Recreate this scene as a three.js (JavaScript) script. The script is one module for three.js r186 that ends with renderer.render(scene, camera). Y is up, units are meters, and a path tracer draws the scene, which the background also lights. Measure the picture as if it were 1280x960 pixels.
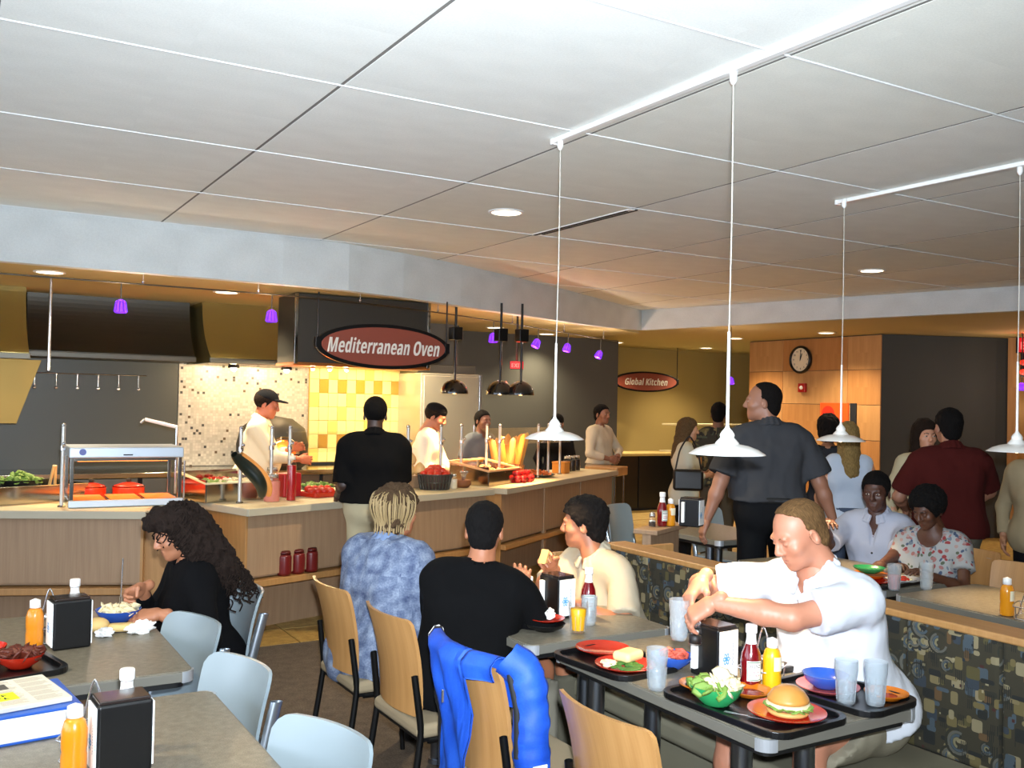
import * as THREE from 'three';
import { mergeGeometries, mergeVertices } from 'three/addons/utils/BufferGeometryUtils.js';
import { RoundedBoxGeometry } from 'three/addons/geometries/RoundedBoxGeometry.js';
import { ImprovedNoise } from 'three/addons/math/ImprovedNoise.js';
import { TextGeometry } from 'three/addons/geometries/TextGeometry.js';
import { FontLoader } from 'three/addons/loaders/FontLoader.js';
import { RectAreaLightUniformsLib } from 'three/addons/lights/RectAreaLightUniformsLib.js';
RectAreaLightUniformsLib.init();

// ------------------------------------------------------------------ camera, exposure, main lights
const scene = new THREE.Scene();
scene.background = new THREE.Color(0x000000);
const renderer = new THREE.WebGLRenderer();
renderer.toneMapping = THREE.LinearToneMapping;
renderer.toneMappingExposure = 1.0;
renderer.shadowMap.enabled = true;
const camera = new THREE.PerspectiveCamera(2 * Math.atan(480 / 1200) * 180 / Math.PI, 1280 / 960, 0.05, 80);
camera.position.set(0, 1.68, 0);
camera.rotation.order = 'YXZ';
camera.rotation.set(0.018, -30.7 * Math.PI / 180, 0.0212);
scene.add(camera);
const YAW = 30.7 * Math.PI / 180;
// the photographer's flash, just above the lens
const flash = new THREE.SpotLight(0xe6f2ff, 112, 0, 0.86, 1.0, 2);
flash.position.set(0.02, 1.78, 0.02);
flash.target.position.set(Math.sin(YAW) * 5, 2.55, -Math.cos(YAW) * 5);
flash.castShadow = true; flash.shadow.radius = 1.2;
scene.add(flash, flash.target);
const DAY = 4;   // daylight through the windows on the left

// ------------------------------------------------------------------ helpers
let seed = 12345;
const rnd = () => { seed = (seed * 1664525 + 1013904223) >>> 0; return seed / 4294967296; };
const rr = (a, b) => a + (b - a) * rnd();
const noise = new ImprovedNoise();
const nz = (x, y, z) => noise.noise(x + 31.7, y + 17.3, z + 5.9);
const V = (x, y, z) => new THREE.Vector3(x, y, z);
const clamp = (x, a, b) => Math.min(b, Math.max(a, x));
const lerp = (a, b, t) => a + (b - a) * t;
const PI = Math.PI;

function tex(w, h, draw, srgb = true, rx = 1, ry = 1) {
  const c = document.createElement('canvas'); c.width = w; c.height = h;
  const g = c.getContext('2d'); draw(g, w, h);
  const t = new THREE.CanvasTexture(c);
  t.wrapS = t.wrapT = THREE.RepeatWrapping; t.repeat.set(rx, ry);
  if (srgb) t.colorSpace = THREE.SRGBColorSpace;
  return t;
}
function pixTex(w, h, f, srgb = true, rx = 1, ry = 1) {   // f(x, y) -> [r, g, b] 0..255
  const d = new Uint8Array(w * h * 4);
  for (let y = 0; y < h; y++) for (let x = 0; x < w; x++) {
    const c = f(x, y), i = (y * w + x) * 4;
    d[i] = clamp(c[0], 0, 255); d[i + 1] = clamp(c[1], 0, 255); d[i + 2] = clamp(c[2], 0, 255); d[i + 3] = 255;
  }
  const t = new THREE.DataTexture(d, w, h); t.wrapS = t.wrapT = THREE.RepeatWrapping; t.magFilter = THREE.LinearFilter; t.minFilter = THREE.LinearMipmapLinearFilter; t.generateMipmaps = true;
  t.repeat.set(rx, ry); if (srgb) t.colorSpace = THREE.SRGBColorSpace; t.needsUpdate = true; return t;
}
const M = (color, rough = 0.6, o = {}) => new THREE.MeshStandardMaterial({ color, roughness: rough, ...o });
const MP = (color, rough = 0.4, o = {}) => new THREE.MeshPhysicalMaterial({ color, roughness: rough, ...o });

// ---- geometry makers (all return BufferGeometry)
function place(g, x = 0, y = 0, z = 0, rx = 0, ry = 0, rz = 0) {
  if (rx || ry || rz) g.applyMatrix4(new THREE.Matrix4().makeRotationFromEuler(new THREE.Euler(rx, ry, rz, 'YXZ')));
  g.translate(x, y, z); return g;
}
const box = (w, h, d, x = 0, y = 0, z = 0, ry = 0, rx = 0, rz = 0) => place(new THREE.BoxGeometry(w, h, d), x, y, z, rx, ry, rz);
const rbox = (w, h, d, r, x = 0, y = 0, z = 0, ry = 0, rx = 0, rz = 0) => place(new RoundedBoxGeometry(w, h, d, 3, Math.min(r, w / 2.01, h / 2.01, d / 2.01)), x, y, z, rx, ry, rz);
const cyl = (r1, r2, h, x = 0, y = 0, z = 0, n = 24, rx = 0, rz = 0, ry = 0) => place(new THREE.CylinderGeometry(r1, r2, h, n), x, y, z, rx, ry, rz);
const sph = (r, x = 0, y = 0, z = 0, n = 20, sx = 1, sy = 1, sz = 1) => { const g = new THREE.SphereGeometry(r, n, Math.max(8, n * 0.7 | 0)); g.scale(sx, sy, sz); g.translate(x, y, z); return g; };
const tube = (pts, r, seg = 24, rad = 8, closed = false) => new THREE.TubeGeometry(new THREE.CatmullRomCurve3(pts.map((p) => V(...p)), closed, 'catmullrom', 0.3), seg, r, rad, closed);
function bar(a, b, r, n = 10, r2 = r) {
  const A = V(...a), B = V(...b), d = B.clone().sub(A), l = d.length();
  const g = new THREE.CylinderGeometry(r2, r, l, n);
  g.applyQuaternion(new THREE.Quaternion().setFromUnitVectors(V(0, 1, 0), d.normalize()));
  const m = A.add(B).multiplyScalar(0.5); g.translate(m.x, m.y, m.z); return g;
}
const lathe = (pts, x = 0, y = 0, z = 0, n = 36) => { const g = new THREE.LatheGeometry(pts.map((p) => new THREE.Vector2(p[0], p[1])), n); g.translate(x, y, z); return g; };
function extr(pts, depth, o = {}) {
  const s = new THREE.Shape(pts.map((p) => new THREE.Vector2(p[0], p[1])));
  for (const h of o.holes || []) s.holes.push(new THREE.Path(h.map((p) => new THREE.Vector2(p[0], p[1]))));
  return new THREE.ExtrudeGeometry(s, { depth, bevelEnabled: !!o.bevel, bevelSize: o.bevel || 0, bevelThickness: o.bevel || 0, bevelSegments: 2, curveSegments: 16, steps: 1 });
}
// a horizontal slab with a given outline in x,z between two heights
function slab(pts, y0, y1, bevel = 0) {
  const g = extr(pts.map(([x, z]) => [x, -z]), y1 - y0 - 2 * bevel, { bevel });
  g.rotateX(-PI / 2); g.translate(0, y0 + bevel, 0); return g;
}
// uv in metres from the dominant side of each face
function muv(g0, s = 1) {
  const g = g0.index ? g0.toNonIndexed() : g0;
  if (!g.attributes.normal) g.computeVertexNormals();
  const p = g.attributes.position, uv = new Float32Array(p.count * 2);
  const a = V(0, 0, 0), b = V(0, 0, 0), c = V(0, 0, 0);
  for (let i = 0; i < p.count; i += 3) {
    a.fromBufferAttribute(p, i); b.fromBufferAttribute(p, i + 1); c.fromBufferAttribute(p, i + 2);
    const n = b.clone().sub(a).cross(c.clone().sub(a)); const ax = Math.abs(n.x), ay = Math.abs(n.y), az = Math.abs(n.z);
    for (let k = 0; k < 3; k++) {
      const x = p.getX(i + k), y = p.getY(i + k), z = p.getZ(i + k); let u, v;
      if (ay >= ax && ay >= az) { u = x; v = z; } else if (ax >= az) { u = z; v = y; } else { u = x; v = y; }
      uv[(i + k) * 2] = u * s; uv[(i + k) * 2 + 1] = v * s;
    }
  }
  g.setAttribute('uv', new THREE.BufferAttribute(uv, 2)); return g;
}
function merge(gs) {
  gs = [].concat(gs).filter(Boolean);
  if (gs.length === 1) return gs[0];
  gs = gs.map((g) => (g.index ? g.toNonIndexed() : g));
  for (const g of gs) {
    for (const k of Object.keys(g.attributes)) if (!['position', 'normal', 'uv'].includes(k)) g.deleteAttribute(k);
    if (!g.attributes.normal) g.computeVertexNormals();
    if (!g.attributes.uv) g.setAttribute('uv', new THREE.BufferAttribute(new Float32Array(g.attributes.position.count * 2), 2));
  }
  return mergeGeometries(gs);
}
const used = {};
const numbered = (n) => { if (!(n in used)) { used[n] = 0; return n; } used[n]++; return n + '_' + String(used[n]).padStart(3, '0'); };
function mesh(name, gs, m, parent) {
  const o = new THREE.Mesh(merge(gs), m); o.name = name; o.castShadow = o.receiveShadow = true;
  if (parent) parent.add(o); return o;
}
const part = mesh;
function tag(o, label, category, group) { o.userData.label = label; o.userData.category = category; if (group) o.userData.group = group; return o; }
function thing(name, label, category, pos = [0, 0, 0], turn = 0, group) {
  const o = new THREE.Group(); o.name = numbered(name); o.position.set(...pos); o.rotation.y = turn; scene.add(o); return tag(o, label, category, group);
}
function single(name, gs, m, label, category, pos = [0, 0, 0], turn = 0, group) {
  const o = mesh(numbered(name), gs, m, scene); o.position.set(...pos); o.rotation.y = turn; return tag(o, label, category, group);
}
function struct(name, gs, m) { const o = mesh(name, gs, m, scene); o.userData.kind = 'structure'; return o; }
function copy(o, pos, turn, label, group) {
  const c = o.clone(); c.userData = { ...o.userData }; c.name = numbered(o.name.replace(/_\d{3}$/, '')); c.position.set(...pos); c.rotation.y = turn; scene.add(c);
  if (label) c.userData.label = label; if (group) c.userData.group = group; return c;
}

// ------------------------------------------------------------------ textures and materials
const woodTex = (base, dark, w = 256, h = 512, k = 1) => pixTex(w, h, (x, y) => {
  const u = x / w, v = y / h, w1 = nz(u * 3, v * 1.2, 3) * 0.12;
  const rings = Math.sin((u + w1) * 70 * k) * 0.5 + 0.5;
  const fine = nz(u * 90, v * 5, 1) * 0.5 + 0.5, blot = nz(u * 5, v * 4, 7) * 0.5 + 0.5;
  const t = clamp(0.18 * rings + 0.42 * fine + 0.3 * blot - 0.1, 0, 1);
  return [lerp(base[0], dark[0], t), lerp(base[1], dark[1], t), lerp(base[2], dark[2], t)];
});
const T = {};
T.maple = woodTex([226, 178, 118], [186, 136, 80]); T.maple.repeat.set(2, 1);
T.counterWood = woodTex([168, 138, 106], [136, 108, 82]); T.counterWood.repeat.set(1.6, 0.8);
T.goldWood = woodTex([200, 152, 98], [168, 120, 70]); T.goldWood.repeat.set(0.8, 0.5);
T.laminate = pixTex(512, 512, (x, y) => {
  const n = nz(x * 0.9, y * 0.9, 2) * 26 + nz(x * 0.25, y * 0.25, 5) * 22 + nz(x * 0.04, y * 0.04, 9) * 16 + (rnd() - 0.5) * 26;
  return [118 + n, 112 + n, 97 + n * 0.9];
}, true, 2.2, 2.2);
T.carpet = pixTex(512, 512, (x, y) => {
  const n = (rnd() - 0.5) * 44 + nz(x * 0.12, y * 0.12, 4) * 16 + nz(x * 0.02, y * 0.02, 8) * 12;
  return [78 + n, 66 + n, 52 + n * 0.8];
}, true, 1.6, 1.6);
T.panel = pixTex(512, 512, (x, y) => {
  const n = (rnd() - 0.5) * 9 + nz(x * 0.012, y * 0.02, 4) * 5 + nz(x * 0.3, y * 0.3, 6) * 4;
  return [236 + n, 238 + n, 231 + n];
}, true, 0.84, 0.84);
T.tile = pixTex(256, 256, (x, y) => {
  const n = (rnd() - 0.5) * 20 + nz(x * 0.05, y * 0.05, 3) * 26 + nz(x * 0.2, y * 0.2, 6) * 14;
  return [168 + n, 140 + n, 80 + n * 0.8];
}, true, 1.3, 1.3);
T.plaster = pixTex(256, 256, (x, y) => { const n = (rnd() - 0.5) * 8 + nz(x * 0.03, y * 0.03, 3) * 8; return [204 + n, 208 + n, 206 + n]; }, true, 0.7, 0.7);
T.mosaic = tex(512, 512, (g, w, h) => {        // a wall of tiny pale glass tiles, a few of them dark
  g.fillStyle = '#a9a69c'; g.fillRect(0, 0, w, h); const n = 28, s = w / n;
  for (let j = 0; j < n; j++) for (let i = 0; i < n; i++) {
    const q = 176 + rr(-14, 16); g.fillStyle = `rgb(${q},${q - 2},${q - 12})`;
    if (rnd() < 0.055) g.fillStyle = ['#3a3b38', '#4c4a44', '#57452f', '#2f3236'][rnd() * 4 | 0];
    g.fillRect(i * s + 1, j * s + 1, s - 2, s - 2);
  }
}, true, 1.25, 1.25);
T.steelRough = pixTex(256, 256, (x, y) => { const n = nz(x * 0.01, y * 0.8, 2) * 40 + (rnd() - 0.5) * 24; return [120 + n, 120 + n, 120 + n]; }, false, 1.5, 1.5);
T.booth = tex(1024, 1024, (g, w, h) => {      // woven upholstery: olive, tan and slate blocks with spirals
  g.fillStyle = '#4a4430'; g.fillRect(0, 0, w, h);
  const cols = ['#8c7c4c', '#a08f62', '#5c6a72', '#3c3a2c', '#6d6338', '#7d5f3a', '#454f58', '#b3a47c', '#2e2f2a'];
  for (let i = 0; i < 230; i++) {
    const x = rr(0, w), y = rr(0, h), bw = rr(26, 90), bh = rr(24, 84); g.fillStyle = cols[rnd() * cols.length | 0];
    for (const dx of [0, -w]) for (const dy of [0, -h]) { g.beginPath(); g.roundRect(x + dx, y + dy, bw, bh, 14); g.fill(); }
  }
  for (let i = 0; i < 30; i++) {
    const x = rr(90, w - 90), y = rr(90, h - 90), r = rr(38, 84);
    for (let k = 0; k < 4; k++) { g.strokeStyle = [cols[3], '#77766a', cols[2], '#a39a72'][k]; g.lineWidth = r * 0.2; g.beginPath(); g.arc(x, y, r * (1 - k * 0.23), rr(0, 2), rr(4.4, 6.28)); g.stroke(); }
  }
  for (let i = 0; i < 60; i++) { g.fillStyle = ['#5a2f26', '#2b3640', '#c2b48a'][i % 3]; g.fillRect(rr(0, w), rr(0, h), rr(8, 26), rr(8, 20)); }
  for (let i = 0; i < 40; i++) { g.strokeStyle = '#2d2c24'; g.lineWidth = 5; const x = rr(0, w), y = rr(0, h); for (let k = 0; k < 4; k++) { g.beginPath(); g.moveTo(x + k * 12, y); g.lineTo(x + k * 12, y + 60); g.stroke(); } }
}, true, 1.7, 1.7);
T.weave = pixTex(128, 128, (x, y) => { const n = ((x >> 1) + (y >> 1)) % 2 ? 150 : 110; const k = n + (rnd() - 0.5) * 40; return [k, k, k]; }, false, 30, 30);

const m = {
  panel: M(0xffffff, 0.9, { map: T.panel }), jointLit: M(0xdedfdc, 0.7), jointDark: M(0x7a7872, 0.9), plaster: M(0xffffff, 0.85, { map: T.plaster }),
  dark: M(0x1c1b19, 0.8), roof: M(0x3a3934, 0.95),
  carpet: M(0xffffff, 0.98, { map: T.carpet }), tile: M(0xffffff, 0.5, { map: T.tile }), grout: M(0x6e5c38, 0.9),
  tanCeil: M(0xb8aa78, 0.85), ochre: M(0xb0985a, 0.8), greyWall: M(0x4a4b46, 0.75), greyWall2: M(0x5a5a54, 0.8), sideWall: M(0xb8b4a8, 0.9),
  goldWood: M(0xffffff, 0.5, { map: T.goldWood }), goldWood2: M(0xf2e4d4, 0.5, { map: T.goldWood }), mosaic: M(0xffffff, 0.35, { map: T.mosaic }),
  maple: MP(0xd0c8bc, 0.42, { map: T.maple, clearcoat: 0.25, clearcoatRoughness: 0.35 }), counterWood: M(0xffffff, 0.6, { map: T.counterWood }), counterTop: M(0xdccfa6, 0.42),
  counterEdge: M(0xb4aa92, 0.55), laminate: MP(0xffffff, 0.38, { map: T.laminate }), edgeGrey: M(0x6d6a60, 0.45), edgeBlack: M(0x141414, 0.4),
  chrome: M(0xd8dade, 0.18, { metalness: 0.9 }), corner: M(0xc8ccd0, 0.3, { metalness: 0.6 }), fridge: M(0xb0ab98, 0.4, { metalness: 0.45, roughnessMap: T.steelRough }), hoodReflectSteel: M(0xb4a468, 0.38, { metalness: 0.75, roughnessMap: T.steelRough }), steel: M(0xb4b2aa, 0.3, { metalness: 1, roughnessMap: T.steelRough }), darkSteel: M(0x5a5a54, 0.42, { metalness: 0.9 }), legSteel: M(0x8a929c, 0.28, { metalness: 1 }),  // the hood steel is tinted yellow to carry the gold reflections on stainless
  satin: M(0xc6c4bc, 0.4, { metalness: 0.55 }), shieldReflectSteel: M(0x7c6434, 0.4, { metalness: 0.85 }), blackPlastic: M(0x0e0e0f, 0.32), blackMetal: M(0x101010, 0.35, { metalness: 0.3 }), white: M(0xf2f2ee, 0.5), whitePlastic: MP(0xf4f4f0, 0.3, { clearcoat: 0.3 }),  // the shield steel has its warm reflection put into the base colour
  chairGrey: MP(0x849196, 0.36, { clearcoat: 0.3, clearcoatRoughness: 0.3 }), alu: M(0xa9b2ba, 0.3, { metalness: 0.9 }), khaki: M(0x948468, 0.95, { bumpMap: T.weave, bumpScale: 0.0006 }),
  booth: M(0xb4b4b4, 0.95, { map: T.booth }), vinyl: M(0x77725f, 0.5),
  red: MP(0xc22a14, 0.25, { clearcoat: 0.5 }), orange: MP(0xe07a18, 0.25, { clearcoat: 0.5 }), blue: MP(0x2a55b0, 0.25, { clearcoat: 0.5 }), green: MP(0x2f9a58, 0.25, { clearcoat: 0.5 }), pink: MP(0xc65a5c, 0.3, { clearcoat: 0.4 }),
  glass: MP(0xffffff, 0.05, { transmission: 1, thickness: 0, ior: 1.45 }), frost: MP(0xf2f6f8, 0.16, { transmission: 0.86, thickness: 0, ior: 1.45 }),
  water: MP(0xffffff, 0.1, { transmission: 1, thickness: 0, ior: 1.33 }), juice: MP(0xf0b00e, 0.35),
  ketchup: MP(0x6e0a10, 0.18, { clearcoat: 0.8 }), mustard: MP(0xf0b010, 0.35, { clearcoat: 0.4 }), honey: MP(0xe0901c, 0.2, { clearcoat: 0.5 }),
  paper: M(0xf6f5f0, 0.85),
};

// ------------------------------------------------------------------ the setting
const SOFFIT = [[-3.7, -7.12, 2.53], [0.3, -7.13, 2.53], [2.2, -7.14, 2.53], [2.75, -7.2, 2.53], [3.3, -7.37, 2.53], [4.0, -7.67, 2.53], [4.75, -8.05, 2.535], [5.5, -8.48, 2.55], [6.3, -8.95, 2.57], [7.05, -9.41, 2.6], [7.8, -9.87, 2.64],
  [8.4, -7.55, 2.66], [8.95, -5.43, 2.66], [10.1, -1.0, 2.66], [11.3, 3.6, 2.66]];
const soffitZ = (x) => { for (let i = 0; i < 10; i++) { const a = SOFFIT[i], b = SOFFIT[i + 1]; if (x <= b[0]) return lerp(a[1], b[1], clamp((x - a[0]) / (b[0] - a[0]), 0, 1)); } return -9.87; };
const soffitX = (z) => { for (let i = 10; i < 14; i++) { const a = SOFFIT[i], b = SOFFIT[i + 1]; if (z <= b[1]) return lerp(a[0], b[0], (z - a[1]) / (b[1] - a[1])); } return 11.3; };

{ // floor: carpet in the dining room, square tiles along the counters
  const f = new THREE.Group(); f.name = 'floor'; f.userData.kind = 'structure'; scene.add(f);
  part('screed', box(19.4, 0.2, 18, 5.7, -0.12, -4.8), m.grout, f);
  part('carpet', muv(box(15, 0.018, 10.05, 3.9, -0.009, -1.375)), m.carpet, f);
  const ts = 0.42, variants = [0, 1, 2].map((k) => { const t = T.tile.clone(); t.offset.set(k * 0.31, k * 0.47); t.needsUpdate = true; return M([0xffffff, 0xf4ead8, 0xfff6e6][k], 0.45, { map: t }); });
  const g = muv(rbox(ts - 0.008, 0.02, ts - 0.008, 0.004));
  for (let i = 0; i < 27; i++) for (let j = 0; j < 11; j++) {
    const x = -1.2 + (i + 0.5) * ts, z = -6.4 - (j + 0.5) * ts; if (x < 2.5 && z < -8.3) continue;
    if (x > 10.3 && z < -7.4) continue;
    const t = part('tile', g, variants[(i * 7 + j * 5 + ((i * j) % 3)) % 3], f); t.position.set(x, -0.01, z);
  }
  part('back_floor', [muv(box(19, 0.018, 2.3, 5.7, -0.009, -12.2)), muv(box(3, 0.018, 4.7, -2.7, -0.009, -8.75)), muv(box(4.8, 0.018, 4.7, 12.6, -0.009, -8.75))], m.tile, f);
}
{ // main ceiling: square panels, dark-filled joints one way, pale strips painted as flash-lit edges the other
  const c = new THREE.Group(); c.name = 'ceiling'; c.userData.kind = 'structure'; scene.add(c);
  const S = 1.19, g = muv(rbox(S - 0.012, 0.03, S - 0.012, 0.004));
  const vs = [0, 1, 2].map((k) => { const t = T.panel.clone(); t.offset.set(k * 0.37, k * 0.21); t.needsUpdate = true; return M([0xffffff, 0xfbfaf6, 0xffffff][k], 0.9, { map: t }); });
  for (let i = -3; i < 10; i++) for (let j = -5; j < 7; j++) {
    const x = 0.12 + (i + 0.5) * S, z = -2.37 - (j + 0.5) * S;
    if (z < soffitZ(x) - 0.55 || x - 0.55 > soffitX(z) ) continue;
    part('panel', g, vs[(i * 5 + j * 3 + 60) % 3], c).position.set(x, 2.915, z);
    part('lit_edge_strip', box(S, 0.006, 0.009, 0, 0, 0), m.jointLit, c).position.set(x, 2.899, z - S / 2);  // pale colour stands for the panel edge catching the flash
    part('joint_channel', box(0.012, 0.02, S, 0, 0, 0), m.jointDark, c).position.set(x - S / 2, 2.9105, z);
  }
  part('roof_deck', box(19.4, 0.2, 18, 5.7, 3.06, -4.8), m.roof, c);
}
function strip(pts, y1, thick) { // a fascia along a line, its lower edge at pts[i][2]
  const gs = [];
  for (let i = 0; i < pts.length - 1; i++) {
    const a = pts[i], b = pts[i + 1], dx = b[0] - a[0], dz = b[1] - a[1], l = Math.hypot(dx, dz), nx = dz / l * thick, nzz = -dx / l * thick;
    const P = [[a[0], a[2], a[1]], [b[0], b[2], b[1]], [b[0], y1, b[1]], [a[0], y1, a[1]]], Q = P.map(([x, y, z]) => [x + nx, y, z + nzz]);
    const quad = (p, q, r, s) => gs.push(...p, ...q, ...r, ...p, ...r, ...s);
    quad(P[0], P[1], P[2], P[3]); quad(Q[1], Q[0], Q[3], Q[2]); quad(Q[0], Q[1], P[1], P[0]); quad(P[3], P[2], Q[2], Q[3]);
    if (i === 0) quad(Q[0], P[0], P[3], Q[3]);
  }
  const g = new THREE.BufferGeometry(); g.setAttribute('position', new THREE.Float32BufferAttribute(gs, 3)); g.computeVertexNormals(); return muv(g);
}
struct('trim_1', strip(SOFFIT.slice(0, 11), 2.94, 0.1), m.plaster);
struct('trim_2', strip(SOFFIT.slice(10), 2.94, 0.1), m.plaster);
struct('ceiling_lower', muv(slab([...SOFFIT.slice(0, 11).map(([x, z]) => [x, z - 0.05]), [7.8, -13.6], [-3.7, -13.6]], 2.6, 2.7)), m.tanCeil);
struct('ceiling_lower_side', muv(slab([[7.8, -9.87], [8.45, -7.55], [9.0, -5.43], [10.15, -1.0], [11.35, 3.6], [15.2, 3.6], [15.2, -13.6], [7.8, -13.6]], 2.665, 2.76)), m.tanCeil);
struct('wall_left', box(0.2, 3.2, 18, -3.7, 1.5, -4.8), m.sideWall);
// daylight windows along the left side of the dining room
[-5.2, -2.2, 0.8].forEach((z, k) => {
  const w = new THREE.Group(); w.name = 'window_' + (k + 1); w.userData.kind = 'structure'; w.position.set(-3.585, 1.62, z); scene.add(w);
  part('window_frame', [box(0.06, 0.07, 2.5, 0, 0.85, 0), box(0.06, 0.07, 2.5, 0, -0.85, 0), box(0.06, 1.7, 0.07, 0, 0, -1.22), box(0.06, 1.7, 0.07, 0, 0, 1.22), box(0.06, 1.7, 0.05, 0, 0, 0)], m.darkSteel, w);
  part('window_pane', box(0.01, 1.66, 2.4, -0.01, 0, 0), M(0x111111, 0.2, { emissive: 0xdcebff, emissiveIntensity: 1.6 }), w);
  const l = new THREE.RectAreaLight(0xd8e8ff, DAY, 2.4, 1.66); l.position.set(0.035, 0, 0); l.rotation.y = -PI / 2; w.add(l);
});
struct('wall_front', box(19.4, 3.2, 0.2, 5.7, 1.5, 3.7), m.sideWall);
struct('wall_right', box(0.2, 3.2, 18, 15.3, 1.5, -4.8), m.ochre);
struct('wall_back', box(19.4, 3.2, 0.2, 5.7, 1.5, -13.6), m.ochre);
struct('wall_kitchen', box(9.0, 2.6, 0.12, 0.9, 1.3, -10.5), m.greyWall2);
struct('wall_kitchen_side', box(0.12, 2.6, 0.9, 5.4, 1.3, -10.95), m.greyWall);
struct('wall_grey', box(3.1, 2.6, 0.12, 6.9, 1.3, -11.3), m.greyWall);
struct('wall_grey_side', box(0.12, 2.6, 2.2, 8.45, 1.3, -12.4), m.greyWall);
{ // the block that carries the clock: wood panels on one side, dark grey on the other
  const g = muv(slab([[10.56, -10.7], [10.56, -8.33], [12.05, -7.69], [12.7, -7.5], [12.7, -10.7]], 0, 2.66));
  const w = struct('wall_clock', g, m.greyWall);
  const zs = [-8.32, -8.86, -10.02, -10.7], ys = [0.06, 0.33, 0.8, 1.26, 1.73, 2.2, 2.655];
  for (let i = 0; i < 3; i++) for (let j = 0; j < 6; j++) {
    const h = ys[j + 1] - ys[j] - 0.006, d = zs[i] - zs[i + 1] - 0.006;
    part('panel', muv(rbox(0.02, h, d, 0.003)), (i + j) % 2 ? m.goldWood : m.goldWood2, w).position.set(10.55, (ys[j] + ys[j + 1]) / 2, (zs[i] + zs[i + 1]) / 2);
  }
}
struct('trim_3', muv(box(0.16, 2.66, 0.14, 12.2, 1.33, -7.5)), m.goldWood);

// ------------------------------------------------------------------ ceiling lights, pendants, rails
const glow = (c, k) => M(0x111111, 0.5, { emissive: c, emissiveIntensity: k });
const WARM = 0xffe9c2;
function downlight(x, y, z, cd, label, o = {}) {
  const t = thing('recessed_light', label, 'ceiling light', [x, y, z], 0, o.group);
  const r = o.r || 0.095;
  part('trim_ring', lathe([[r, 0.002], [r * 1.22, 0.002], [r * 1.22, -0.006], [r * 1.02, -0.008], [r, 0.002]]), m.white, t);
  part('lamp_lens', cyl(r, r, 0.004, 0, -0.003, 0, 28), glow(o.color || WARM, o.glow || 6), t);
  const l = new THREE.SpotLight(o.color || WARM, cd, 0, o.angle || 1.1, 0.7, 2); l.position.set(0, -0.012, 0); l.target.position.set(0, -2, 0);
  l.castShadow = true; l.shadow.radius = 4; t.add(l, l.target); return t;
}
downlight(3.1, 2.9, -5.34, 29, 'round recessed ceiling light beside the long slot vent');
downlight(7.02, 2.9, -5.65, 15, 'round recessed ceiling light above the man in the red shirt');
// the same fittings go on over the part of the room behind the photographer
downlight(-0.9, 2.9, -3.0, 25, 'round recessed ceiling light over the grey dining tables', { group: 'recessed lights behind the photographer' });
downlight(-0.8, 2.9, 0.6, 25, 'round recessed ceiling light over the grey dining tables', { group: 'recessed lights behind the photographer' });
downlight(3.1, 2.9, 1.2, 21, 'round recessed ceiling light over the grey dining tables', { group: 'recessed lights behind the photographer' });
downlight(7.0, 2.9, -0.6, 16, 'round recessed ceiling light over the grey dining tables', { group: 'recessed lights behind the photographer' });
downlight(0.69, 2.6, -8.17, 30, 'recessed light in kitchen ceiling above the heated display case');
downlight(2.16, 2.6, -8.66, 34, 'recessed light in kitchen ceiling above the cook in the cap');
downlight(4.35, 2.6, -9.3, 30, 'recessed light in kitchen ceiling beside the black heat lamps');
downlight(5.94, 2.6, -10.45, 20, 'recessed light in kitchen ceiling beside the first exit sign');
downlight(7.0, 2.6, -10.9, 18, 'recessed light in kitchen ceiling in front of the dark grey wall');
downlight(9.9, 2.66, -8.67, 25, 'recessed light shining down the wood wall near its outer corner');
downlight(9.86, 2.66, -10.3, 25, 'recessed light shining down the wood wall beside the clock');
downlight(9.3, 2.66, -12.4, 27, 'small recessed light before the far ochre wall', { group: 'recessed lights before the ochre wall' });
downlight(11.2, 2.66, -12.4, 27, 'small recessed light before the far ochre wall', { group: 'recessed lights before the ochre wall' });
downlight(13.8, 2.66, -6.6, 16, 'recessed light beyond the gold door frame');

{ // long double slot diffuser in the ceiling
  const t = thing('slot_vent', 'long black double slot air vent in the white ceiling', 'vent', [3.7, 2.9, -5.35]);
  part('frame', box(0.07, 0.006, 1.14, 0, -0.002, 0), m.white, t);
  for (const s of [-1, 1]) part('slot', box(0.018, 0.006, 1.1, s * 0.016, -0.005, s * 0.03), m.dark, t);
}
// white track and pendant lamps
const pendProfile = [[0.0055, 0.17], [0.006, 0.09], [0.0095, 0.08], [0.018, 0.071], [0.0245, 0.061], [0.0265, 0.054], [0.0245, 0.048], [0.027, 0.044], [0.041, 0.029], [0.0425, 0.025], [0.044, 0.0235], [0.075, 0.018], [0.108, 0.006], [0.135, -0.011], [0.137, -0.014], [0.132, -0.012], [0.106, 0.002], [0.074, 0.014], [0.045, 0.019], [0.03, 0.021]];
function track(x, z0, z1, label) {
  const t = thing('light_track', label, 'track', [x, 2.9, 0]);
  part('rail', rbox(0.034, 0.022, z1 - z0, 0.004, 0, -0.013, (z0 + z1) / 2), m.whitePlastic, t);
  part('end_cap', rbox(0.038, 0.028, 0.02, 0.004, 0, -0.015, z0), m.whitePlastic, t); return t;
}
track(2.41, -3.72, 1.2, 'white ceiling track carrying the pendants over the booth tables');
track(4.49, -3.86, 0.2, 'white ceiling track carrying the pendants over the far table row');
const enamel = MP(0xf3f1ea, 0.28, { clearcoat: 0.6 });
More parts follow.
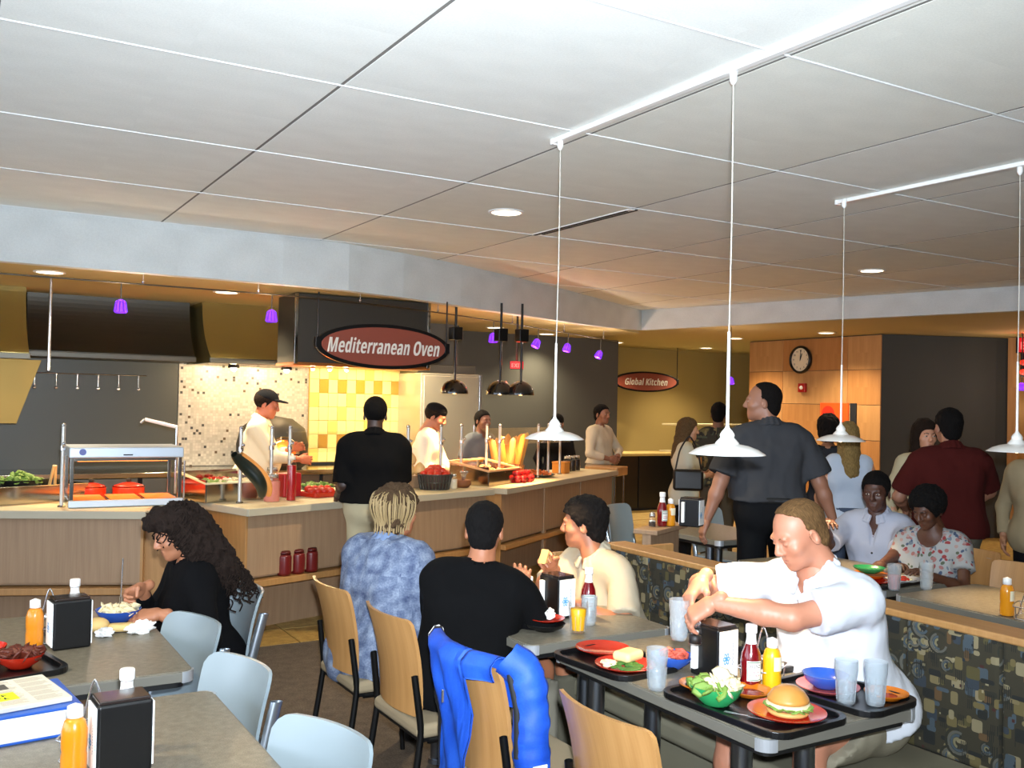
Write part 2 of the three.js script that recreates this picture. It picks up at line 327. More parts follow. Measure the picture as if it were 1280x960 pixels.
function pendant(x, y, z, label) {
  const t = thing('pendant_lamp', label, 'pendant lamp', [x, y, z]);
  const top = 2.872 - y;
  part('track_adapter', lathe([[0.001, 0.02], [0.014, 0.018], [0.014, -0.02], [0.007, -0.034], [0.001, -0.036]], 0, top, 0, 20), m.whitePlastic, t);
  part('cord', tube([[0, 0.42, 0], [0.004, lerp(0.42, top, 0.4), 0], [0.002, lerp(0.42, top, 0.8), 0], [0, top - 0.03, 0]], 0.0026, 30, 6), M(0xcfcabc, 0.6), t);
  part('stem', cyl(0.0055, 0.006, 0.27, 0, 0.29, 0, 12), enamel, t);
  part('shade', lathe(pendProfile), enamel, t);
  const sk = part('socket', lathe([[0.001, 0.026], [0.03, 0.026], [0.031, 0.0], [0.027, -0.004], [0.001, -0.004]]), m.chrome, t);
  part('bulb', sph(0.02, 0, -0.006, 0, 16, 1, 0.7, 1), glow(0xffdca8, 14), t);
  const l = new THREE.SpotLight(0xffd8a4, 5.0, 0, 0.62, 0.5, 2); l.position.set(0, -0.026, 0); l.target.position.set(0, -1.5, 0); l.castShadow = true; l.shadow.radius = 1.2; t.add(l, l.target);
}
pendant(2.41, 1.525, -3.67, 'white saucer pendant lamp above the table of three, before the food counter');
pendant(2.42, 1.52, -2.56, 'white saucer pendant lamp above the tray-filled table of the man in white');
pendant(4.46, 1.505, -3.79, 'white saucer pendant lamp hanging before the orange poster');
pendant(4.5, 1.5, -2.76, 'white saucer pendant lamp above the honey bottle on the wooden table');

// low-voltage rail with purple glass lamps behind the fascia
const railPts = []; for (let x = -0.9; x <= 7.5; x += 0.3) railPts.push([x, 2.48, soffitZ(x) - 0.3]);
{
  const t = thing('monorail_track', 'thin curved metal lamp rail behind the white fascia', 'rail', [0, 0, 0]);
  part('rail', tube(railPts, 0.006, 160, 8), m.darkSteel, t);
  for (const x of [0.2, 1.25, 2.1, 3.0, 3.9, 5.05, 6.1, 7.1]) { const z = soffitZ(x) - 0.3; part('standoff', [bar([x, 2.48, z], [x, 2.6, z], 0.004), sph(0.012, x, 2.5, z, 10)], m.chrome, t); }
}
const purple = MP(0x6a2fd0, 0.25, { transmission: 0.35, thickness: 0, emissive: 0x5a26e0, emissiveIntensity: 0.9 });
function purpleLamp(x, yTop, z, label, drop = 0.1, s = 1, tilt = 0, group) {
  const t = thing('purple_glass_lamp', label, 'pendant lamp', [x, yTop, z], 0, group);
  part('stem', bar([0, 0, 0], [0, -drop, 0], 0.0045), m.darkSteel, t);
  const h = new THREE.Group(); h.name = 'glass_head'; h.position.y = -drop; h.rotation.z = tilt; t.add(h); h.scale.setScalar(s);
  part('glass_shade', lathe([[0.012, 0.0], [0.03, -0.012], [0.04, -0.04], [0.044, -0.09], [0.04, -0.1], [0.036, -0.09], [0.034, -0.04], [0.022, -0.016]], 0, 0, 0, 20), purple, h);
  for (let k = 0; k < 10; k++) part('glass_rib', bar([Math.cos(k * 0.628) * 0.034, -0.018, Math.sin(k * 0.628) * 0.034], [Math.cos(k * 0.628) * 0.046, -0.092, Math.sin(k * 0.628) * 0.046], 0.004, 6), purple, h);
  part('bulb', sph(0.017, 0, -0.06, 0, 12), glow(0xf2e4ff, 12), h);
  const l = new THREE.PointLight(0xffdcc0, 0.9, 0, 2); l.position.set(0, -0.06, 0); l.castShadow = true; h.add(l);
}
const pl = (x, label) => purpleLamp(x, 2.48, soffitZ(x) - 0.3, label, 0.12);
pl(1.1, 'ribbed purple glass lamp on the rail above the heated display case');
pl(2.21, 'ribbed purple glass lamp on the rail before the bright curved hood');
pl(4.72, 'ribbed purple glass lamp on the rail beside the black heat lamps');
purpleLamp(5.55, 2.48, soffitZ(5.55) - 0.3, 'tilted purple glass lamp on the rail, third from its far end', 0.12, 1, -0.45);
purpleLamp(6.2, 2.48, soffitZ(6.2) - 0.3, 'tilted purple glass lamp on the rail, second from its far end', 0.12, 1, -0.3);
purpleLamp(7.03, 2.48, soffitZ(7.03) - 0.3, 'tilted purple glass lamp at the far end of the rail', 0.15, 1, -0.5);
purpleLamp(8.47, 2.665, -8.92, 'purple glass lamp hanging by a long stem before the oval wall sign', 0.62);
purpleLamp(11.5, 2.665, -7.0, 'purple glass lamp hanging by a long stem beside the gold door frame', 0.62);

// exit signs
function exitSign(name, pos, turn, label, s, up) {
  const t = thing(name, label, 'exit sign', pos, turn);
  part('housing', rbox(0.34 * s, 0.2 * s, 0.05, 0.01), m.dark, t);
  part('face', box(0.32 * s, 0.18 * s, 0.004, 0, 0, 0.027), new THREE.MeshStandardMaterial({ color: 0x220000, roughness: 0.5, emissive: 0xffffff, emissiveIntensity: 1.3, emissiveMap: tex(256, 144, (g, w, h) => {
    g.fillStyle = '#c81018'; g.fillRect(0, 0, w, h); g.fillStyle = '#ff7a70'; g.font = 'bold 104px sans-serif'; g.textAlign = 'center'; g.textBaseline = 'middle'; g.fillText('EXIT', w / 2, h / 2 + 6);
  }) }), t);
  part('mount', bar([0, 0.1 * s, 0], [0, up, 0], 0.012), m.dark, t);
  const l = new THREE.PointLight(0xff2010, 0.35, 0, 2); l.position.set(0, 0, 0.06); t.add(l);
}
exitSign('exit_sign', [11.72, 2.52, -7.02], -0.75, 'lit red exit sign hanging beside the gold door frame', 1, 0.144);
exitSign('exit_sign', [5.05, 2.05, -8.42], -0.5, 'small lit red exit sign before the dark grey wall', 0.42, 0.55);

// ------------------------------------------------------------------ serving counters
function counter(a, b, depth, label, o = {}) {
  const dx = b[0] - a[0], dz = b[1] - a[1], L = Math.hypot(dx, dz), t = thing('serving_counter', label, 'counter', [a[0], 0, a[1]], Math.atan2(-dz, dx));
  const n = o.panels || 3, w = L / n;
  part('worktop', muv(rbox(L + 0.06, 0.03, depth + 0.04, 0.006, L / 2, 0.905, -depth / 2 + 0.02)), m.counterTop, t);
  part('worktop_edge', [rbox(L + 0.07, 0.05, 0.02, 0.004, L / 2, 0.893, 0.04), rbox(0.02, 0.05, depth + 0.04, 0.004, -0.03, 0.893, -depth / 2 + 0.02), rbox(0.02, 0.05, depth + 0.04, 0.004, L + 0.03, 0.893, -depth / 2 + 0.02)], m.counterEdge, t);
  part('carcass', muv(box(L - 0.02, 0.44, depth - 0.06, L / 2, 0.65, -depth / 2 - 0.02)), m.counterWood, t);
  for (let i = 0; i < n; i++) part('front_panel', muv(rbox(w - 0.012, 0.42, 0.02, 0.003, (i + 0.5) * w, 0.655, -0.03)), m.counterWood, t);
  part('end_panel', muv(rbox(0.02, 0.86, depth - 0.04, 0.003, 0, 0.44, -depth / 2)), m.maple, t);
  part('end_panel', muv(rbox(0.02, 0.86, depth - 0.04, 0.003, L, 0.44, -depth / 2)), m.maple, t);
  for (let i = 1; i < n; i++) part('post', muv(rbox(0.05, 0.86, 0.03, 0.004, i * w, 0.44, -0.025)), m.counterWood, t);
  part('low_shelf', muv(rbox(L, 0.045, 0.3, 0.005, L / 2, 0.4, -0.12)), m.maple, t);
  part('plinth', muv(box(L - 0.04, 0.4, depth - 0.4, L / 2, 0.2, -depth / 2 - 0.16)), m.counterWood, t);
  return t;
}
{
  const t = counter([-2.3, -8.07], [1.14, -6.595], 0.85, 'wood-fronted serving counter under the heated display case', { panels: 4 });
  t.updateMatrixWorld(true); const inv = t.matrixWorld.clone().invert(), out = [[1.16, -6.6], [1.36, -6.51], [1.6, -7.1], [1.52, -7.34], [1.48, -7.36]];   // its mitred end piece
  part('worktop_end', slab(out, 0.87, 0.92).applyMatrix4(inv), m.counterTop, t); part('end_cabinet', muv(slab([[1.17, -6.64], [1.34, -6.56], [1.57, -7.1], [1.5, -7.3], [1.47, -7.32]], 0.02, 0.87)).applyMatrix4(inv), m.maple, t);
}
counter([1.81, -6.5], [4.08, -7.24], 0.85, 'wood-fronted serving counter with red jars on its low shelf', { panels: 2 });
counter([4.25, -7.26], [6.59, -8.8], 0.6, 'long serving counter with the baguettes, ending by the waiter', { panels: 3 });
const C2 = (u, v) => { const L = 2.388, c = 2.27 / L, s = -0.74 / L; return [1.81 + c * u + s * v, -6.5 + s * u - c * v]; };   // u along, v back from the front
const C3 = (u, v) => { const L = 2.801, c = 2.34 / L, s = -1.54 / L; return [4.25 + c * u + s * v, -7.26 + s * u - c * v]; };
const TOP = 0.92;

// red jars on the low shelf
for (let k = 0; k < 3; k++) { const [x, z] = C2(0.32 + k * 0.115, 0.03); const t = thing('storage_jar', 'dark red storage jar on the low shelf of the counter', 'jar', [x, 0.424, z], 0, 'red jars on the low shelf'); part('jar_body', lathe([[0.001, 0], [0.046, 0], [0.05, 0.02], [0.05, 0.13], [0.04, 0.15], [0.001, 0.15]]), MP(0x6a1818, 0.3, { clearcoat: 0.4 }), t); part('lid', lathe([[0.001, 0.175], [0.035, 0.172], [0.043, 0.16], [0.043, 0.148], [0.001, 0.148]]), MP(0x501010, 0.3), t); }

{ // heated display case
  const t = thing('display_case', 'steel heated display case with a pale top panel', 'display case', [0.75, TOP + 0.001, -6.9], -0.03);
  const W = 0.68;
  for (const [x, z] of [[0, 0], [W, 0], [0, -0.42], [W, -0.42]]) part('post', rbox(0.025, 0.38, 0.02, 0.004, x, 0.19, z), m.steel, t);
  part('top_panel', rbox(W + 0.04, 0.07, 0.46, 0.008, W / 2, 0.36, -0.2), M(0xc4d0dc, 0.35, { metalness: 0.4 }), t);
  part('badge', [cyl(0.022, 0.022, 0.003, 0.06, 0.365, 0.032, 20, PI / 2)], M(0x5a62a8, 0.4), t);
  part('vent_slot', box(0.06, 0.008, 0.004, W / 2, 0.345, 0.031), m.dark, t);
  part('heater_strip', box(W - 0.04, 0.02, 0.3, W / 2, 0.31, -0.2), m.steel, t);
  part('heater_element', cyl(0.008, 0.008, W - 0.1, W / 2, 0.296, -0.2, 10, 0, PI / 2), glow(0xff8030, 8), t);
  const l = new THREE.RectAreaLight(0xffb868, 16, W - 0.1, 0.2); l.position.set(W / 2, 0.28, -0.2); l.rotation.x = -PI / 2; t.add(l);
  part('base_tray', rbox(W + 0.02, 0.035, 0.44, 0.006, W / 2, 0.02, -0.2), m.steel, t);
  part('front_bar', rbox(W + 0.04, 0.045, 0.02, 0.005, W / 2, 0.024, 0.035), M(0xc4d0dc, 0.35, { metalness: 0.4 }), t);
  for (const k of [1, 2]) part('divider', box(0.012, 0.012, 0.42, W * k / 3, 0.043, -0.2), m.steel, t);
  for (let k = 0; k < 3; k++) part('food_pan', box(W / 3 - 0.03, 0.006, 0.36, W * (k + 0.5) / 3, 0.042, -0.2), M(0xb8641c, 0.5), t);
  part('side_rod', bar([W + 0.03, 0, 0.0], [W + 0.03, 0.3, 0.01], 0.006), m.chrome, t);
}
function casserole(x, z, r, label) {
  const t = thing('casserole', label, 'cooking pot', [x, TOP, z], 0);
  part('pot', lathe([[0.001, 0], [r * 0.9, 0], [r, 0.02], [r, 0.075], [r * 1.03, 0.08], [r * 0.95, 0.08], [r * 0.93, 0.02], [0.001, 0.015]]), MP(0xd63016, 0.25, { clearcoat: 0.5 }), t);
  part('lid', lathe([[0.001, 0.115], [r * 0.4, 0.11], [r * 0.85, 0.095], [r * 1.02, 0.083], [0.001, 0.082]]), MP(0xd63016, 0.25, { clearcoat: 0.5 }), t);
  part('knob', sph(0.018, 0, 0.125, 0, 12), m.dark, t);
}
casserole(0.94, -7.46, 0.1, 'red lidded casserole behind the display case, next to the salad greens');
casserole(1.19, -7.44, 0.11, 'red lidded casserole behind the display case, next to the gooseneck tap');

// pan well with greens at the far end of the first counter
{
  const t = thing('salad_well', 'steel salad well with bowls of greens left of the display case', 'food well', [0.35, TOP, -7.45], 0.38);
  part('steel_rim', [rbox(1.0, 0.12, 0.02, 0.004, 0, 0.06, 0.26), rbox(1.0, 0.12, 0.02, 0.004, 0, 0.06, -0.26), rbox(0.02, 0.12, 0.5, 0.004, -0.49, 0.06, 0), rbox(0.02, 0.12, 0.5, 0.004, 0.49, 0.06, 0), box(0.98, 0.01, 0.5, 0, 0.03, 0)], m.steel, t);
}
function leafHeap(gs, cx, cy, cz, r, n, h = 0.5) { for (let i = 0; i < n; i++) { const a = rr(0, 6.28), q = Math.sqrt(rnd()) * r; const g = new THREE.SphereGeometry(rr(0.014, 0.026), 6, 4); g.scale(1.3, 0.28, 1); place(g, 0, 0, 0, rr(-1, 1), rr(0, 6), rr(-1, 1)); g.translate(cx + Math.cos(a) * q, cy + rr(0, h) * (r - q) + 0.01, cz + Math.sin(a) * q); gs.push(g); } return gs; }
function foodBowl(name, x, y, z, r, h, bowlMat, label, fills) {
  const t = thing(name, label, 'bowl', [x, y, z]);
  part('bowl', lathe([[0.001, 0], [r * 0.5, 0], [r * 0.55, 0.006], [r * 0.85, h * 0.5], [r, h], [r * 0.96, h], [r * 0.8, h * 0.5], [r * 0.5, 0.012], [0.001, 0.01]]), bowlMat, t);
  for (const [nm, mm, dx, dz, rad, n, hh] of fills) part(nm, leafHeap([], dx, h * 0.75, dz, rad, n, hh), mm, t);
  return t;
}
const leafG = M(0x76943e, 0.6), leafD = M(0x3c6a22, 0.6), cream = M(0xe8d8ae, 0.7), tomatoM = MP(0xc62a14, 0.25, { clearcoat: 0.5 }), darkRed = MP(0x5e0f12, 0.3, { clearcoat: 0.4 });
foodBowl('serving_bowl', 0.5, TOP + 0.035, -7.62, 0.15, 0.1, m.blackPlastic, 'black serving bowl heaped with green lettuce in the salad well', [['lettuce', leafG, 0, 0, 0.14, 130, 0.6]]);
foodBowl('serving_bowl', 0.16, TOP + 0.035, -7.6, 0.12, 0.07, m.blackPlastic, 'black serving bowl of mixed vegetables in the salad well', [['vegetables', cream, 0, 0, 0.1, 60, 0.3]]);
single('serving_tongs', [bar([0, 0.03, 0], [0.02, 0.2, 0.12], 0.01), bar([0.04, 0.03, 0], [0.03, 0.2, 0.12], 0.01)], M(0xd8b070, 0.5), 'wooden serving tongs leaning in the salad well', 'tongs', [0.66, TOP + 0.05, -7.42]);
single('storage_box', [rbox(0.2, 0.14, 0.16, 0.01, 0, 0.14, 0), rbox(0.22, 0.03, 0.18, 0.008, 0, 0.225, 0), ...[[-0.08, -0.06], [0.08, -0.06], [-0.08, 0.06], [0.08, 0.06]].map(([x, z]) => cyl(0.008, 0.008, 0.08, x, 0.04, z))], m.whitePlastic, 'white lidded storage box on legs beside the salad well', 'box', [0.0, TOP + 0.001, -7.98]);
{ const t = thing('gooseneck_tap', 'white gooseneck tap rising behind the display case', 'tap', [1.6, 0.9, -7.85]); part('riser', bar([0, 0, 0], [0, 0.52, 0], 0.012), m.chrome, t); part('spout', bar([0, 0.52, 0], [-0.24, 0.58, 0], 0.014), m.whitePlastic, t); part('outlet', bar([-0.24, 0.58, 0], [-0.27, 0.55, 0], 0.012), m.chrome, t); }

// salad bar bin at the near end of the second counter
{
  const [x, z] = C2(0.18, 0.62); const t = thing('food_bin', 'sloping steel food bin at the corner of the second counter', 'food well', [x, TOP, z], 0.28);
  part('bin', [box(0.48, 0.13, 0.015, 0, 0.065, 0.2), box(0.48, 0.2, 0.015, 0, 0.1, -0.2), box(0.015, 0.16, 0.4, -0.24, 0.08, 0), box(0.015, 0.16, 0.4, 0.24, 0.08, 0), box(0.46, 0.01, 0.4, 0, 0.09, 0, 0, 0.15)], m.steel, t);
  part('rim', [rbox(0.5, 0.012, 0.03, 0.003, 0, 0.135, 0.205), rbox(0.03, 0.012, 0.42, 0.003, -0.24, 0.165, 0, 0, 0.14), rbox(0.03, 0.012, 0.42, 0.003, 0.24, 0.165, 0, 0, 0.14)], m.counterTop, t);
  part('salad', leafHeap([], -0.1, 0.11, 0, 0.12, 70, 0.3), leafG, t); part('pale_salad', leafHeap([], 0.1, 0.11, 0.02, 0.12, 70, 0.3), cream, t); part('tomato_pieces', leafHeap([], 0.04, 0.12, -0.1, 0.09, 24, 0.4), tomatoM, t);
}
{ // the long gourd leaning over the counter corner
  const [x, z] = C2(0.18, 0.16); const t = thing('long_gourd', 'long dark and orange curved gourd leaning at the counter corner', 'vegetable', [x, TOP, z], 0.3);
  const prof = (off, r0, mm, nm) => { const pts = []; for (let i = 0; i <= 16; i++) { const s = i / 16; pts.push(V(lerp(0.03, -0.2, s) + off + 0.05 * Math.sin(s * 3.1), 0.055 + 0.3 * s, 0.02 * Math.sin(s * 6))); }
    const g = new THREE.TubeGeometry(new THREE.CatmullRomCurve3(pts), 32, 1, 14); const p = g.attributes.position, nn = g.attributes.normal;
    for (let i = 0; i < p.count; i++) { const s = Math.floor(i / 15) / 32, r = r0 * Math.pow(Math.sin(PI * clamp(0.06 + s * 0.88, 0, 1)), 0.45); p.setXYZ(i, p.getX(i) + nn.getX(i) * (r - 1), p.getY(i) + nn.getY(i) * (r - 1), p.getZ(i) + nn.getZ(i) * (r - 1)); }
    g.computeVertexNormals(); part(nm, g, mm, t); };
  prof(0, 0.05, MP(0x16201a, 0.35, { clearcoat: 0.3 }), 'dark_half'); prof(0.055, 0.036, M(0xe0984e, 0.5), 'orange_half');
}
function jar(name, x, y, z, r, h, fill, label, o = {}) {
  const t = thing(name, label, o.category || 'jar', [x, y, z]);
  part('contents', lathe([[0.001, 0.004], [r * 0.93, 0.004], [r * 0.93, h * 0.86], [0.001, h * 0.86]]), fill, t);
  part('glass', lathe([[r * 0.97, 0], [r, 0.01], [r, h * 0.86], [r * 0.7, h * 0.95], [r * 0.7, h]]), m.glass, t);
  part('lid', lathe([[0.001, h + 0.03], [r * 0.75, h + 0.028], [r * 0.78, h], [0.001, h]]), o.lid || m.chrome, t); return t;
}
{ let p = C2(0.5, 0.22); jar('chilli_bottle', p[0], TOP, p[1], 0.035, 0.3, MP(0xa01418, 0.3, { clearcoat: 0.3 }), 'tall glass bottle of red chillies between the guard posts', { category: 'bottle', lid: M(0xeee6d0, 0.7) });
  p = C2(0.36, 0.26); jar('preserve_jar', p[0], TOP, p[1], 0.06, 0.17, M(0xc87a6a, 0.6), 'squat glass jar of pink preserves behind the chilli bottle');
  p = C2(0.5, 0.46); jar('preserve_jar', p[0], TOP, p[1], 0.05, 0.2, M(0xb05a4a, 0.6), 'taller glass jar of pink preserves behind the guard posts');
  p = C2(0.66, 0.48); single('red_crate', [rbox(0.16, 0.18, 0.12, 0.012, 0, 0.09, 0)], MP(0xa81c20, 0.4), 'dark red box standing behind the preserve jars', 'box', [p[0], TOP, p[1]], 0.3); }
function tray2(x, y, z, w, d, mm, label, turn = 0) { return single('shallow_tray', [rbox(w, 0.012, d, 0.005, 0, 0.006, 0), rbox(w, 0.03, 0.012, 0.004, 0, 0.02, d / 2), rbox(w, 0.03, 0.012, 0.004, 0, 0.02, -d / 2), rbox(0.012, 0.03, d, 0.004, w / 2, 0.02, 0), rbox(0.012, 0.03, d, 0.004, -w / 2, 0.02, 0)], mm, label, 'tray', [x, y, z], turn); }
const veg = (r, mm) => { const g = sph(r, 0, 0, 0, 14, 1, 0.88, 1); return [g, mm]; };
{ const [x, z] = C2(0.86, 0.35); tray2(x, TOP, z, 0.24, 0.2, m.red, 'red tray of tomatoes before the customer in black', 0.31);
  for (let k = 0; k < 8; k++) single('tomato', sph(0.034, 0, 0, 0, 14, 1, 0.85, 1), tomatoM, 'ripe red tomato on the red tray', 'tomato', [x - 0.075 + (k % 4) * 0.05, TOP + 0.012 + 0.029 + (k > 3 ? 0.012 : 0), z + (k > 3 ? -0.045 : 0.03)], 0, 'tomatoes on the red tray'); }
{ const [x, z] = C2(1.02, 0.6); foodBowl('black_pan', x, TOP, z, 0.15, 0.06, m.blackPlastic, 'wide black pan of salad behind the guard posts', [['salad', leafG, 0, 0, 0.13, 60, 0.3]]);
  const p = C2(0.72, 0.66); foodBowl('black_pan', p[0], TOP, p[1], 0.14, 0.07, m.blackPlastic, 'wide black pan with browned flatbread before the oven', [['flatbread', M(0xb8763c, 0.7), 0, 0, 0.12, 50, 0.2]]); }

// sneeze-guard posts and their glass
function guardPost(x, z, h, label) {
  const t = thing('guard_post', label, 'post', [x, TOP, z]);
  part('tube', cyl(0.013, 0.013, h, 0, h / 2, 0, 14), m.satin, t); part('foot', lathe([[0.001, 0.012], [0.024, 0.01], [0.026, 0], [0.001, 0]]), m.steel, t);
  part('cap', sph(0.015, 0, h, 0, 12), m.chrome, t); part('clamp', [cyl(0.019, 0.019, 0.03, 0, h * 0.72, 0, 14), bar([0, h * 0.72, 0], [0.0, h * 0.72 + 0.03, 0.06], 0.008), sph(0.013, 0, h * 0.72 + 0.03, 0.06, 10)], m.chrome, t);
}
guardPost(0.7, -6.97, 0.54, 'steel guard post at the edge of the display case');
for (const [u, v, l] of [[0.42, 0.36, 'steel guard post just before the chilli bottle'], [0.58, 0.36, 'steel guard post just past the chilli bottle'], [0.12, 0.3, 'steel guard post beside the gourd'],
  [1.72, 0.3, 'steel guard post next to the tomato basket, first of a pair'], [1.77, 0.36, 'steel guard post next to the tomato basket, second of a pair'], [2.25, 0.45, 'steel guard post between the tomato basket and the steel bin']]) { const [x, z] = C2(u, v); guardPost(x, z, 0.53, l); }
for (const [u, v, l] of [[0.12, 0.5, 'steel guard post above the sloping bread bin'], [0.5, 0.3, 'steel guard post beside the red peppers'], [0.62, 0.5, 'steel guard post in front of the baguettes'], [1.2, 0.22, 'steel guard post beside the tray of orange food, near side'], [1.5, 0.24, 'steel guard post beside the tray of orange food, middle'], [1.85, 0.26, 'steel guard post beside the orange box']]) { const [x, z] = C3(u, v); guardPost(x, z, 0.53, l); }
{ const a = C2(0.42, 0.34), b = C2(0.58, 0.34); const pane = (p, q, label) => { const t = thing('guard_glass', label, 'glass guard', [(p[0] + q[0]) / 2, TOP + 0.42, (p[1] + q[1]) / 2], Math.atan2(p[1] - q[1], q[0] - p[0])); part('pane', box(Math.hypot(q[0] - p[0], q[1] - p[1]), 0.004, 0.3, 0, 0, 0.05, 0, 0.5), m.glass, t); };
  pane(C2(0.6, 0.36), C2(1.7, 0.36), 'clear glass food guard between posts before the cooks'); pane(C3(0.62, 0.5), C3(1.85, 0.3), 'clear glass food guard over the baguettes'); }

{ // basket of tomatoes with pale squash behind
  const [x, z] = C2(1.98, 0.24); const t = thing('wire_basket', 'dark round wire basket full of tomatoes on the counter', 'basket', [x, TOP, z]);
  const gs = []; for (let k = 0; k < 26; k++) { const a = k / 26 * 6.283; gs.push(bar([Math.cos(a) * 0.12, 0, Math.sin(a) * 0.12], [Math.cos(a) * 0.145, 0.13, Math.sin(a) * 0.145], 0.006, 6)); }
  part('wires', gs, m.darkSteel, t); part('liner', lathe([[0.001, 0.004], [0.115, 0.004], [0.138, 0.125]]), M(0x4a3a34, 0.7), t);
  for (const [yy, r] of [[0.004, 0.122], [0.065, 0.133], [0.13, 0.147]]) part('hoop', place(new THREE.TorusGeometry(r, 0.005, 6, 40), 0, yy, 0, PI / 2), m.darkSteel, t);
  for (let k = 0; k < 19; k++) { const ring = k < 9 ? 0.098 : k < 15 ? 0.062 : 0.03, a = k * 2.4 + (k < 9 ? 0 : 0.5), lay = k < 9 ? 0.13 : k < 15 ? 0.155 : 0.18; single('tomato', sph(0.036, 0, 0, 0, 14, 1, 0.86, 1), tomatoM, 'ripe red tomato heaped in the wire basket', 'tomato', [x + Math.cos(a) * ring, TOP + lay, z + Math.sin(a) * ring], 0, 'tomatoes in the wire basket'); }
  const p = C2(1.86, 0.5);
  for (let k = 0; k < 7; k++) single('pale_squash', lathe([[0.001, 0.12], [0.02, 0.11], [0.045, 0.08], [0.055, 0.045], [0.04, 0.01], [0.001, 0]], 0, 0, 0, 18), MP(0xe8c07c, 0.45), 'pale yellow squash piled behind the tomatoes', 'squash', [p[0] + (k % 4) * 0.085 - 0.12, TOP + 0.1 + (k > 3 ? 0.09 : 0), p[1] + (k > 3 ? 0.02 : 0.03 * (k % 2))], k, 'pale squash behind the tomatoes');
  single('squash_crate', [rbox(0.46, 0.1, 0.2, 0.01, 0, 0.05, 0)], m.counterWood, 'low wooden crate under the pale squash', 'crate', [p[0] + 0.01, TOP, p[1]], 0.31);
  const q = C2(1.52, 0.62); single('red_bucket', [lathe([[0.001, 0], [0.075, 0], [0.09, 0.17], [0.085, 0.17], [0.07, 0.01]])], MP(0xc8281a, 0.35), 'red bucket on the counter beside the second cook', 'bucket', [q[0], TOP, q[1]]);
  const w = C2(1.55, 0.38); single('white_plate', lathe([[0.001, 0.01], [0.06, 0.01], [0.12, 0.022], [0.12, 0.026], [0.06, 0.014], [0.001, 0.014]]), m.whitePlastic, 'white plate of herbs beside the red bucket', 'plate', [w[0], TOP, w[1]]);
  const j = C2(2.12, 0.14); jar('spice_jar', j[0], TOP, j[1] - 0.02, 0.032, 0.1, M(0xd8ccb0, 0.7), 'small pale spice jar next to the tomato basket', {}); }
